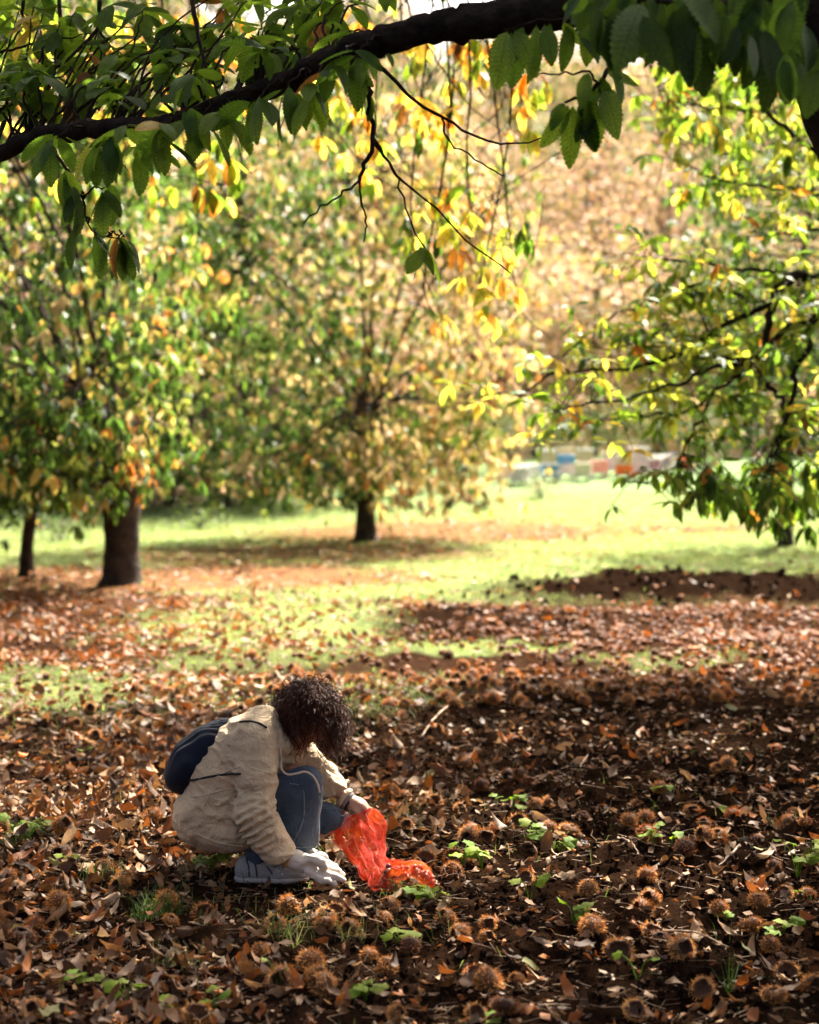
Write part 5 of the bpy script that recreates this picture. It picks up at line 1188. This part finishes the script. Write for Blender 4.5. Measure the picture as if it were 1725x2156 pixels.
# --- jacket
FJ = Field(lo, hi, .0058)
for Y_ in (.025, .185):
    FJ.chain([K(312, 815, Y_), K(415, 615, Y_), K(545, 452, Y_), K(630, 385, Y_)], [.100, .100, .100, .085], .06)
FJ.cone(K(640, 380, .12), K(700, 385, .12), .085, .075, .05)
FJ.chain([K(640, 480, .05), K(690, 520, .04)], [.085, .055], .05); FJ.chain([K(720, 470, .18), K(770, 520, .2)], [.08, .05], .05)
for Y_ in (.0, .10, .20): FJ.chain([K(300, 850, Y_), K(400, 895, Y_), K(520, 905, Y_), K(600, 870, Y_)], [.092, .078, .072, .06], .06)
FJ.chain([K(430, 690, .02), K(560, 770, .03)], [.09, .075], .05)
FJ.chain([shN + [-.005, 0, .0], K(607, 620, -.09), elN, K(640, 925, -.142), K(735, 1052, -.132)], [.078, .070, .066, .063, .058], .035)
FJ.chain([shF, K(860, 520, .27), elF, K(1030, 690, .265), K(1100, 745, .245)], [.075, .066, .060, .055, .047], .035)
FJ.chain([K(655, 300, .02), K(640, 300, .12), K(660, 310, .22)], [.045, .05, .045], .03)     # hood gathered at the nape
FJ.chain([K(700, 385, .0), K(745, 450, .02), K(770, 500, .08)], [.034, .036, .03], .02); FJ.chain([K(770, 400, .24), K(830, 470, .22), K(790, 500, .12)], [.034, .036, .03], .02)  # collar
FJ.cut(K(0, 0, 0) * 0 + K(420, 1005, .1), (-.20, 0, -1))
FJ.cut(K(742, 1060, -.132), norm(K(735, 1052, -.132) - K(640, 925, -.142)))
def jw(x, y, z):
    ux, uz = (x - org[0]) / PX + 700, 1200 - (z - gz) / PX
    wv = .5 * n3(x * 9 + 3, y * 9, z * 9) + .5 * n3(x * 17, y * 17 + 5, z * 17)
    ridge = 1 - np.abs(2 * n3(x * 14 + wv * 1.5, y * 8, z * 22 + wv * 2.0) - 1)
    r2 = 1 - np.abs(2 * n3(x * 30 + wv * 2, y * 22 + 8, z * 40 + 3 * wv) - 1)
    fa = (x * .55 + z * .83) * 21 + 2.2 * wv; fb = (x * .83 - z * .55) * 5
    fo = 1 - np.abs(2 * n3(fa, y * 5 + 3, fb) - 1); fo = np.maximum(fo - .45, 0) ** 1.3 * 2.2
    arm = sstep(500, 530, ux) * sstep(760, 700, ux) * sstep(560, 640, uz)
    elb = np.exp(-((uz - 850) / 130.) ** 2) * arm
    fold = np.sin((z * 1.0 - x * .55) * 185 + 5 * wv)
    return -(.010 * (ridge ** 1.5 - .4) + .012 * fo * (1 - .5 * arm) - .004 + .007 * (r2 - .5) + elb * .010 * fold * (.4 + 1.2 * wv))
FJ.disp(jw)
fj = fbuild(FJ, 'jacket', M['jacket'], person, label='tan cotton jacket with deep folds and a flap pocket')
# pocket, seams, waist gather, cuffs
def shell(pts, w, th, name, mat, parent, n=14):
    """ribbon laid along pts with width vector w"""
    p = catmull(pts, n); V, T = [], []; w = np.asarray(w, float); nrm = np.array([0, -1, .1])
    for q in p: V += [q - w / 2, q + w / 2, q + w / 2 + nrm * th, q - w / 2 + nrm * th]
    for i in range(n - 1):
        for a in range(4): b_ = (a + 1) % 4; T.append([i * 4 + a, i * 4 + b_, i * 4 + 4 + b_, i * 4 + 4 + a])
    T += [[0, 1, 2, 3], [(n - 1) * 4 + 3, (n - 1) * 4 + 2, (n - 1) * 4 + 1, (n - 1) * 4]]
    return MB().add(np.array(V) - org, T).build(name, mat, parent)
def cast(F, zx, zy, out=.0):
    """front point of field F along the sight line through (zx, zy)"""
    for d in np.arange(-.3, .45, .003):
        p = K(zx, zy, d); i = np.round((p - F.lo) / F.h).astype(int)
        if (i >= 0).all() and (i < F.n).all() and F.V[tuple(i)] < 0: return K(zx, zy, d - out)
    return K(zx, zy, .05)
def patch(x0, x1, y0, y1, out, name, sag=0):
    """cloth patch sewn on the jacket: a grid laid on its surface, thick in the middle"""
    na_, nb_ = 16, 12; V = []
    for i_ in range(na_):
        for j_ in range(nb_):
            a_, b_ = i_ / (na_ - 1), j_ / (nb_ - 1); e = min(1, 6 * min(a_, 1 - a_, b_, 1 - b_))
            V.append(cast(FJ, x0 + (x1 - x0) * a_, y0 + (y1 - y0) * b_ + sag * math.sin(a_ * 3.14) + 8 * math.sin(a_ * 9), -.006 + out * e + .003 * math.sin(a_ * 11 + b_ * 7)))
    V = np.array(V).reshape(na_, nb_, 3)
    for _ in range(2): V[1:-1, 1:-1] = (V[1:-1, 1:-1] * 2 + V[:-2, 1:-1] + V[2:, 1:-1] + V[1:-1, :-2] + V[1:-1, 2:]) / 6
    T = [[i_ * nb_ + j_, i_ * nb_ + j_ + 1, (i_ + 1) * nb_ + j_ + 1, (i_ + 1) * nb_ + j_] for i_ in range(na_ - 1) for j_ in range(nb_ - 1)]
    return MB().add(V.reshape(-1, 3) - org, T).build(name, M['jacket'], fj)
patch(368, 514, 750, 865, .016, 'pocket', 6); patch(362, 516, 722, 778, .024, 'pocket_flap', 10)
for nm, pts, r_ in [('seam', [(520, 385), (522, 470), (560, 560), (640, 590), (695, 600)], .0035), ('seam', [(330, 560), (400, 600), (470, 575), (520, 560)], .003), ('seam', [(240, 730), (320, 720), (430, 690), (515, 690)], .003), ('seam', [(300, 800), (330, 750), (350, 700)], .004), ('hem', [(275, 935), (340, 965), (420, 990), (540, 1003)], .005), ('seam', [(560, 350), (540, 420), (530, 500)], .003)]:
    q_ = np.array([cast(FJ, a_, b_, .001) for a_, b_ in catmull(np.array(pts, float), 26)]); q_[1:-1] = (q_[:-2] + 2 * q_[1:-1] + q_[2:]) / 4
    V, T, U = tube(q_, r_, 6); MB().add(V - org, T, U=U).build(nm, M['jacket'], fj)
def ring(c, ax, r, th, name, mat, parent, squash=1.0, n=26, wid=2.2):
    ax = norm(np.asarray(ax, float)); a = norm(np.cross(ax, [0, 1, 0])); b = np.cross(ax, a); V, T = [], []
    for i in range(n):
        t = 2 * np.pi * i / n; d = a * math.cos(t) + b * math.sin(t) * squash
        for j in range(6): f = 2 * np.pi * j / 6; V.append(c + d * (r + th * math.cos(f)) + ax * th * wid * math.sin(f))
    for i in range(n):
        for j in range(6): i1, j1 = (i + 1) % n, (j + 1) % 6; T.append([i * 6 + j, i1 * 6 + j, i1 * 6 + j1, i * 6 + j1])
    return MB().add(np.array(V) - org, T).build(name, mat, parent)
axN = wrN - elN; axF = wrF - elF
ring(K(726, 1046, -.132), axN, .055, .005, 'cuff', M['jacket'], fj); ring(K(742, 1062, -.131), axN, .046, .006, 'cuff_lining', M['cuffliner'], fj, wid=3)
ring(K(1092, 738, .247), axF, .044, .005, 'cuff', M['jacket'], fj); ring(K(1104, 748, .243), axF, .037, .005, 'cuff_lining', M['cuffliner'], fj, wid=3)
ring(K(1114, 757, .240), axF, .032, .005, 'watch_strap', M['black'], person, wid=3)
# drawcord hanging from the hood
cp_ = [cast(FJ, 736, 452, .01), cast(FJ, 742, 520, .015), K(742, 572, -.07), K(775, 604, -.09), K(825, 600, -.095), K(872, 590, -.09), K(915, 610, -.085), K(942, 655, -.08), K(955, 705, -.075)]
V, T, U = tube(catmull(cp_, 40), .0042, 6); MB().add(V - org, T, U=U).build('drawcord', M['cord'], fj)
# --- jeans
FL = Field(lo, hi, .0066)
FL.chain([K(380, 800, .10), K(470, 790, .10)], [.11, .10], .05)
FL.chain([hipN, K(600, 755, .01), knN, ], [.080, .078, .070], .04)
FL.chain([knN, K(850, 760, .0), K(826, 900, .0), K(800, 1040, .005)], [.070, .078, .084, .098], .03, 1.25)
FL.chain([K(740, 900, .03), K(650, 1060, .01)], [.06, .080], .05, 1.1)
FL.chain([hipF, K(700, 800, .19), knF], [.092, .080, .062], .04); FL.chain([knF, K(900, 940, .21), K(820, 1060, .22)], [.062, .066, .075], .03)
FL.cut(K(800, 1056, -.08), (.30, 0, -1)); 
FL.disp(lambda x, y, z: -(.012 * (1 - np.abs(2 * n3(x * 16 + 4, y * 12, z * 13) - 1) - .5) + .002 * (n3(x * 50, y * 50, z * 50) - .5)))
fl = fbuild(FL, 'jeans', M['denim'], person)
M['stitch'] = cloth('pale_denim_edge', (.16, .18, .21))
for pts, r_ in [([(950, 660), (952, 800), (950, 920), (945, 1035)], .0028), ([(790, 655), (850, 668), (868, 720), (862, 860), (800, 1000)], .0022), ([(742, 1000), (830, 1010), (940, 1004)], .0022)]:
    V, T, U = tube(np.array([cast(FL, a_, b_, .0005) for a_, b_ in catmull(np.array(pts, float), 26)]), r_, 5); MB().add(V - org, T, U=U).build('seam', M['stitch'], fl)
# --- shoes
def shoe(pts_u, dy, lab):
    heel, ball, toe = [K(a_, b_, dy) for a_, b_ in pts_u]
    for q in (heel, ball, toe): q[2] = zg(q[0], q[1])
    F = Field(np.minimum(heel, toe) - [.09, .09, .03], np.maximum(heel, toe) + [.09, .09, .16], .0045)
    up = np.array([0, 0, 1.]); d = norm(toe - heel)
    F.chain([heel + up * .040, ball + up * .036, toe + up * .026], [.040, .043, .034], .03, .95); F.chain([heel + up * .072 + d * .005, heel + up * .066 + d * .07, ball + up * .042], [.034, .038, .034], .03)
    F.cut(np.array([0, 0, gz + .016]), (0, 0, -1)); F.disp(lambda x, y, z: -.002 * (n3(x * 90, y * 90, z * 90) - .5) * 2, .02)
    sh = fbuild(F, 'shoe', M['shoe'], person, label=lab)
    S = Field(np.minimum(heel, toe) - [.09, .09, .03], np.maximum(heel, toe) + [.09, .09, .1], .0045)
    S.chain([heel + up * .014, ball + up * .014, toe + up * .018], [.042, .044, .035], .03, .95); S.cut(np.array([0, 0, gz + .022]), (0, 0, 1)); S.cut(np.array([0, 0, gz + .001]), (0, 0, -1))
    fbuild(S, 'sole', M['sole'], sh)
    for t0, t1, h0, h1 in ((.03, .10, .105, .03), (.16, .24, .10, .03), (.40, .52, .07, .035), (.58, .70, .06, .035)):
        L = np.linalg.norm(toe - heel); q = [heel + d * t * L + up * h_ + np.array([0, -.5, 0]) for t, h_ in ((t0, h0), ((t0 + t1) / 2 + .02, (h0 + h1) / 2), (t1, h1))]
        qq = []
        for e in catmull(q, 8):
            for s_ in np.arange(0, .6, .004):
                p_ = e + [0, s_, 0]; i = np.round((p_ - F.lo) / F.h).astype(int)
                if (i >= 0).all() and (i < F.n).all() and F.V[tuple(i)] < 0.001: qq.append(p_); break
        if len(qq) > 3: V, T, U = tube(np.array(qq), .0042, 6); MB().add(V - org, T, U=U).build('overlay', M['shoe_dark'] if t0 < .5 else M['sole'], sh)
shoe([(540, 1190), (740, 1200), (850, 1205)], -.015, 'grey and white trainer under the jacket cuff'); shoe([(735, 1110), (860, 1115), (960, 1120)], .225, 'trainer hidden behind the front leg')
# --- glove
FG = Field(K(740, 1230, -.25) - .03, K(1120, 1000, 0) + .05, .0036)
FG.chain([K(778, 1068, -.128), K(830, 1085, -.124), K(895, 1112, -.118)], [.036, .038, .034], .015, .95)
FG.chain([K(860, 1075, -.14), K(925, 1075, -.15), K(965, 1092, -.155), K(978, 1122, -.15)], [.020, .018, .016, .015], .014)          # thumb
for i, (a_, b_, c_, dd) in enumerate([((905, 1092), (1000, 1100), (1062, 1140), -.090), ((905, 1110), (1005, 1128), (1082, 1162), -.112), ((900, 1128), (990, 1158), (1086, 1190), -.134), ((890, 1142), (960, 1188), (1040, 1212), -.152)]):
    m_ = ((b_[0] + c_[0]) / 2 + 6, (b_[1] + c_[1]) / 2 - 4)
    FG.chain([K(*a_, dd), K(*b_, dd - .004), K(*m_, dd - .006), K(*c_, dd - .004)], [.018, .0135, .0125, .0100], .004)
FG.disp(lambda x, y, z: -(.0045 * (1 - np.abs(2 * n3(x * 34, y * 34, z * 60) - 1) - .5) + .001 * (n3(x * 120, y * 120, z * 120) - .5)), .02)
fg = fbuild(FG, 'glove', M['glove'], person, label='white cotton work glove with mustard hem')
ring(K(776, 1068, -.128), K(830, 1085, -.124) - K(760, 1058, -.13), .038, .0035, 'hem', M['mustard'], fg, wid=1.6)
print('clothes', time.time() - T00)
# --- hair: curly bob of separate locks over a dark cap
hr2 = np.random.default_rng(4)
FH = Field(hc - .2, hc + .2, .006)
FH.cone(H(-.03, .03, 0), H(-.005, .045, 0), .098, .094, .03, 1.05); FH.cone(H(-.05, -.02, .05), H(-.05, -.02, -.05), .07, .07, .04)
FH.cone(H(.13, -.06, 0), H(.10, -.0, 0), .062, .05, .02, sub=True)
M['hair'] = simple_mat('dark_brown_hair', (.042, .014, .0075), .6, nscale=60, namp=.5, spec=.12)
FH.disp(lambda x, y, z: -.014 * (n3(x * 45, y * 45, z * 45) - .5) * 2)
fh = fbuild(FH, 'hair', M['hair'], person, label='dark brown curly chin-length hair falling over the face')
mb = MB(); down = np.array([.10, 0, -1.0])
for i in range(2100):
    d = norm(hr2.normal(0, 1, 3)); a_, b_, c_ = d.dot(fn), d.dot(hu), d.dot(hs)
    if a_ > .35 and b_ < .45 and c_ < .35: continue                    # leave the face
    if b_ < -.35: continue
    r0 = .090; c0 = H(-.012, .03, 0); p = c0 + d * r0
    n_ = 20; t = np.linspace(0, 1, n_); Ln = hr2.uniform(.10, .20) * (1.0 if b_ < .6 else 1.2)
    out = d + down * .1
    pts = [p]; v = norm(d * .8 + .7 * down + hr2.normal(0, .25, 3))
    for s_ in range(n_ - 1):
        v = norm(v + down * .145 + hr2.normal(0, .05, 3)); q = pts[-1] + v * Ln / n_
        e = q - c0; el = np.linalg.norm(e)
        if el < .104: q = c0 + e / el * .104
        pts.append(q)
    pts = np.array(pts); tg = norm(np.gradient(pts, axis=0)); s1 = norm(np.cross(tg, hr2.normal(0, 1, 3))); s2 = np.cross(tg, s1)
    cr_ = hr2.uniform(.005, .014); ph = hr2.uniform(0, 6.28); tn = hr2.uniform(1.6, 3.6) * 6.28
    env = np.minimum(1, t * 3)[:, None]
    pts = pts + env * cr_ * (s1 * np.cos(ph + t * tn)[:, None] + s2 * np.sin(ph + t * tn)[:, None])
    V, T, U = tube(pts, np.linspace(.0021, .0009, n_) * hr2.uniform(.6, 1.3), 3, cap=False); mb.add(V - org, T, U=U)
mb.build('locks', M['hair'], fh, kind='stuff')
M['hair_fine'] = simple_mat('reddish_hair', (.13, .042, .018), .45, spec=.4)
mb = MB()
for i in range(800):
    d = norm(hr2.normal(0, 1, 3) + [.35, -.1, .1]); b_ = d.dot(hu)
    if b_ < -.3: continue
    p = H(-.01, .03, 0) + d * .115; n_ = 16; t = np.linspace(0, 1, n_)[:, None]; v = norm(d + hr2.normal(0, .5, 3)); Ln = hr2.uniform(.05, .12)
    pts = p + v * Ln * t * .5 + down * Ln * t ** 2 * .8; s1 = norm(np.cross(v, hr2.normal(0, 1, 3))); s2 = np.cross(v, s1); tn = hr2.uniform(2, 5) * 6.28
    pts = pts + .008 * t * (s1 * np.cos(t * tn) + s2 * np.sin(t * tn)); V, T, U = tube(pts, np.full(n_, .0010), 3, cap=False); mb.add(V - org, T, U=U)
mb.build('flyaway_hair', M['hair_fine'], fh, kind='stuff')
# eyes: closed lids and brows
for s_ in (-1, 1):
    V, T, U = tube(catmull([H(.083, .000, s_ * .018), H(.088, -.003, s_ * .032), H(.078, -.001, s_ * .048)], 8), .0022, 5); MB().add(V - org, T, U=U).build('eyelash', M['hair'], person)
    V, T, U = tube(catmull([H(.094, .026, s_ * .014), H(.094, .031, s_ * .032), H(.080, .026, s_ * .05)], 8), .003, 5); MB().add(V - org, T, U=U).build('eyebrow', M['hair'], person)
# ------------------------------------------------------------------ drawstring backpack (worn: a thing of its own)
bo = K(250, 600, .11); bag = empty('drawstring_backpack', bo, label='navy drawstring backpack worn on the back of the tan jacket', category='backpack')
FK = Field(K(250, 560, .11) - [.2, .24, .22], K(250, 560, .11) + [.24, .24, .26], .006)
FK.chain([K(478, 330, .11), K(420, 372, .11), K(345, 432, .11), K(262, 520, .11), K(205, 605, .11)], [.020, .040, .068, .088, .080], .04, .62)
FK.disp(lambda x, y, z: -(.003 * np.sin(np.arctan2(y - bo[1], .09) * 30 + 5 * n3(x * 10, y * 10, z * 10)) * sstep(bo[2] - .02, bo[2] + .18, z) + .008 * (n3(x * 12, y * 12, z * 12) - .5) * 2))
V, Q = FK.mesh('bag'); obj('bag', set_mesh('bag', V - bo, Q, np.ones((len(V), 3))), M['navy'], bag)
for pts in ([K(480, 330, .06), cast(FJ, 520, 312, .006), cast(FJ, 570, 310, .006), cast(FJ, 620, 322, .006), cast(FJ, 662, 345, .006)], [K(205, 640, .0), cast(FJ, 260, 635, .006), cast(FJ, 340, 618, .006), cast(FJ, 430, 605, .006), cast(FJ, 515, 602, .006)], [K(480, 328, .14), K(560, 275, .2), K(640, 248, .24), K(690, 262, .25)]):
    V, T, U = tube(catmull(pts, 24), .0048, 6); MB().add(V - bo, T, U=U).build('strap', M['black'], bag)
# ------------------------------------------------------------------ red net bag
no = K(1350, 1250, .02); no[2] = zg(no[0], no[1]); net = empty('net_bag', no, label='red orange net bag held by the bare hand, filled end on the ground', category='bag')
m, n, l = mat_new('red_net')
uv = N(n, 'ShaderNodeAttribute', attribute_name='uvw'); sx = n.new('ShaderNodeSeparateXYZ'); l.new(uv.outputs['Vector'], sx.inputs[0])
wa = mathn(n, l, 'ABSOLUTE', mathn(n, l, 'SINE', mathn(n, l, 'ADD', mathn(n, l, 'MULTIPLY', sx.outputs[0], 620.), mathn(n, l, 'MULTIPLY', sx.outputs[1], 40.)))); wb = mathn(n, l, 'ABSOLUTE', mathn(n, l, 'SINE', mathn(n, l, 'SUBTRACT', mathn(n, l, 'MULTIPLY', sx.outputs[0], 620.), mathn(n, l, 'MULTIPLY', sx.outputs[1], 40.))))
hole = mathn(n, l, 'GREATER_THAN', mathn(n, l, 'MINIMUM', wa, wb), .37)
df = N(n, 'ShaderNodeBsdfPrincipled', Roughness=.8); df.inputs['Base Color'].default_value = (.85, .038, .006, 1); tl = n.new('ShaderNodeBsdfTranslucent'); tl.inputs[0].default_value = (1.0, .15, .012, 1)
m1 = N(n, 'ShaderNodeMixShader'); m1.inputs[0].default_value = .5; l.new(df.outputs[0], m1.inputs[1]); l.new(tl.outputs[0], m1.inputs[2]); tp_ = n.new('ShaderNodeBsdfTransparent'); m2 = n.new('ShaderNodeMixShader'); l.new(hole, m2.inputs[0]); l.new(m1.outputs[0], m2.inputs[1]); l.new(tp_.outputs[0], m2.inputs[2])
o = n.new('ShaderNodeOutputMaterial'); l.new(m2.outputs[0], o.inputs[0]); M['net'] = m
RG = [((1062, 868), (1236, 792), .20, .018), ((1042, 955), (1298, 885), .15, .034), ((1095, 1040), (1302, 985), .09, .034), ((1150, 1105), (1308, 1045), .03, .032), ((1205, 1175), (1325, 1082), -.04, .034), ((1246, 1266), (1352, 1086), -.12, .045), ((1325, 1272), (1410, 1092), -.145, .055), ((1440, 1272), (1482, 1090), -.15, .060), ((1545, 1268), (1548, 1108), -.15, .055), ((1590, 1262), (1592, 1180), -.15, .030), ((1606, 1258), (1604, 1226), -.15, .008)]
na, nr_ = 64, 56
L0 = catmull([K(*a_, dd) for a_, b_, dd, w_ in RG], nr_); R0 = catmull([K(*b_, dd) for a_, b_, dd, w_ in RG], nr_); W0 = np.interp(np.linspace(0, len(RG) - 1, nr_), np.arange(len(RG)), [r[3] for r in RG])
th = np.linspace(0, 2 * np.pi, na, endpoint=False); nv_ = np.random.default_rng(2)
V = []; Uu = []
for i in range(nr_):
    c = (L0[i] + R0[i]) / 2; h_ = (R0[i] - L0[i]) / 2; dep = np.array([0, 1., 0.]); tt = i / nr_
    pl_ = 1 + .13 * np.cos(th * 9 + 3 * math.sin(tt * 5)) * (1 - sstep(.55, .8, tt)) + .10 * np.cos(th * 5 + tt * 7) * (1 - sstep(.5, .8, tt))
    lump = .04 * (n3(np.cos(th) * 4 + 9, np.sin(th) * 4, np.full(na, tt * 16)) - .3) * sstep(.5, .7, tt) * 2.2
    for j in range(na):
        V.append(c + h_ * math.cos(th[j]) * (pl_[j] if i else 1) * (1 + lump[j]) + dep * W0[i] * math.sin(th[j]) * pl_[j] * (1 + lump[j])); Uu.append((tt, th[j], 0))
V = np.array(V); tt_ = np.repeat(np.arange(nr_) / nr_, na); cr_n = np.stack([n3(V[:, 0] * 26 + 11 * k_, V[:, 1] * 26, V[:, 2] * 20 + 5 * k_) - .5 for k_ in range(3)], 1); V = V + .024 * cr_n * ((1 - sstep(.45, .7, tt_)) * sstep(0, .06, tt_))[:, None]; zmin = np.array([zg(a_, b_) for a_, b_ in V[::7, :2]]).mean() + .004; V[:, 2] = np.maximum(V[:, 2], zmin)
i = np.arange(nr_ - 1)[:, None] * na; j = np.arange(na)[None, :]; Q = np.stack([i + j, i + (j + 1) % na, i + na + (j + 1) % na, i + na + j], -1).reshape(-1, 4)
sk = obj('net', set_mesh('net', V - no, Q, np.ones((len(V), 3)), np.array(Uu)), M['net'], net)
M['redcord'] = simple_mat('red_cord', (.85, .06, .02), .5)
for j in range(0, na, 5):
    pts = V.reshape(nr_, na, 3)[:40, j] + [0, -.001, 0]; a_, T, U = tube(pts, .0012, 4); MB().add(a_ - no, T, U=U).build('gather_cord', M['redcord'], sk)
rim = V.reshape(nr_, na, 3)[0]; a_, T, U = tube(np.vstack([rim, rim[:1]]), .0028, 5); MB().add(a_ - no, T, U=U).build('rim_cord', M['redcord'], net)
# pale plastic label at the mouth
m, n, l = mat_new('pink_film'); pr = N(n, 'ShaderNodeBsdfPrincipled', Roughness=.25); pr.inputs['Base Color'].default_value = (.62, .42, .45, 1); tl = n.new('ShaderNodeBsdfTranslucent'); tl.inputs[0].default_value = (.7, .45, .48, 1); mx = N(n, 'ShaderNodeMixShader'); mx.inputs[0].default_value = .5; l.new(pr.outputs[0], mx.inputs[1]); l.new(tl.outputs[0], mx.inputs[2]); o = n.new('ShaderNodeOutputMaterial'); l.new(mx.outputs[0], o.inputs[0]); M['film'] = m
V = []; T = []
for a_ in range(9):
    for b_ in range(7): V.append(K(1068 + 66 * a_ / 8 - 14 * b_ / 6, 822 + 80 * b_ / 6 + 6 * math.sin(a_), .19 + .02 * math.sin(a_ * .9 + b_ * .5)))
for a_ in range(8):
    for b_ in range(6): k = a_ * 7 + b_; T.append([k, k + 1, k + 8, k + 7])
MB().add(np.array(V) - no, T).build('label_film', M['film'], net)
V, T, U = tube(catmull([K(980, 836, .16), K(1040, 836, .17), K(1090, 832, .185)], 8), .0028, 5); MB().add(V - no, T, U=U).build('tie_cord', simple_mat('white_cord', (.7, .7, .7), .6), net)
# chestnuts in the filled end
cr3 = np.random.default_rng(9); uvs = sphere_pts(60)
def nut_mesh():
    nu, nv = 10, 7; V = []; T = []
    for i in range(nv + 1):
        f = np.pi * i / nv
        for j in range(nu):
            t = 2 * np.pi * j / nu; r = math.sin(f); V.append([r * math.cos(t), r * math.sin(t) * .62, math.cos(f) * .85 + (.28 * max(0, math.cos(f)) ** 6)])
    for i in range(nv):
        for j in range(nu): T.append([i * nu + j, i * nu + (j + 1) % nu, (i + 1) * nu + (j + 1) % nu, (i + 1) * nu + j])
    c = np.array([(.13, .035, .015) if v[2] > -.55 else (.45, .32, .18) for v in V]); return MB().add(V, T, c).mesh('chestnut')
nm = nut_mesh(); nm.materials.append(simple_mat('chestnut_shell', (0, 0, 0), .28, nscale=20, namp=.25, spec=.5, attr=True))
cnt = 0
for s_ in np.linspace(.52, .93, 40):
    for q_ in range(3):
        i = int(s_ * (nr_ - 1)); c = (L0[i] + R0[i]) / 2; h_ = (R0[i] - L0[i]) / 2; a_ = cr3.uniform(0, 6.28); rr_ = cr3.uniform(.2, .72)
        p = c + h_ * math.cos(a_) * rr_ + np.array([0, 1, 0]) * W0[i] * math.sin(a_) * rr_
        if p[2] < gz + .012: p[2] = gz + .012
        o = bpy.data.objects.new('chestnut', nm); COL.objects.link(o); o.location = p; k = cr3.uniform(.012, .0165); o.scale = (k, k, k); o.rotation_euler = cr3.uniform(0, 6.28, 3)
        o['label'] = 'glossy brown chestnut inside the red net bag'; o['category'] = 'chestnut'; o['group'] = 'chestnuts in the net bag'; cnt += 1
print('person done', time.time() - T00)
# ------------------------------------------------------------------ look-alikes: say which of them by their order across the picture
by = {}
for o in COL.objects:
    if o.parent is None and 'label' in o.keys() and 'group' in o.keys() and o['category'] != 'chestnut': by.setdefault(o['label'], []).append(o)
ORD = {2: ['leftmost', 'rightmost'], 3: ['leftmost', 'middle', 'rightmost'], 4: ['leftmost', 'left inner', 'right inner', 'rightmost'], 5: ['leftmost', 'left inner', 'middle', 'right inner', 'rightmost'], 6: ['leftmost', 'second leftmost', 'left inner', 'right inner', 'second rightmost', 'rightmost']}
for lab, os_ in by.items():
    if len(os_) in ORD and len(lab.split()) <= 14:
        os_.sort(key=lambda o: o.matrix_basis.translation.x / max(1, o.matrix_basis.translation.y))
        for o, w_ in zip(os_, ORD[len(os_)]): o['label'] = f'{lab}, {w_}'
print('script', round(time.time() - T00, 1), 's; tris', sum(len(m.loops) - 2 * len(m.polygons) for m in bpy.data.meshes), 'objects', len(bpy.data.objects))
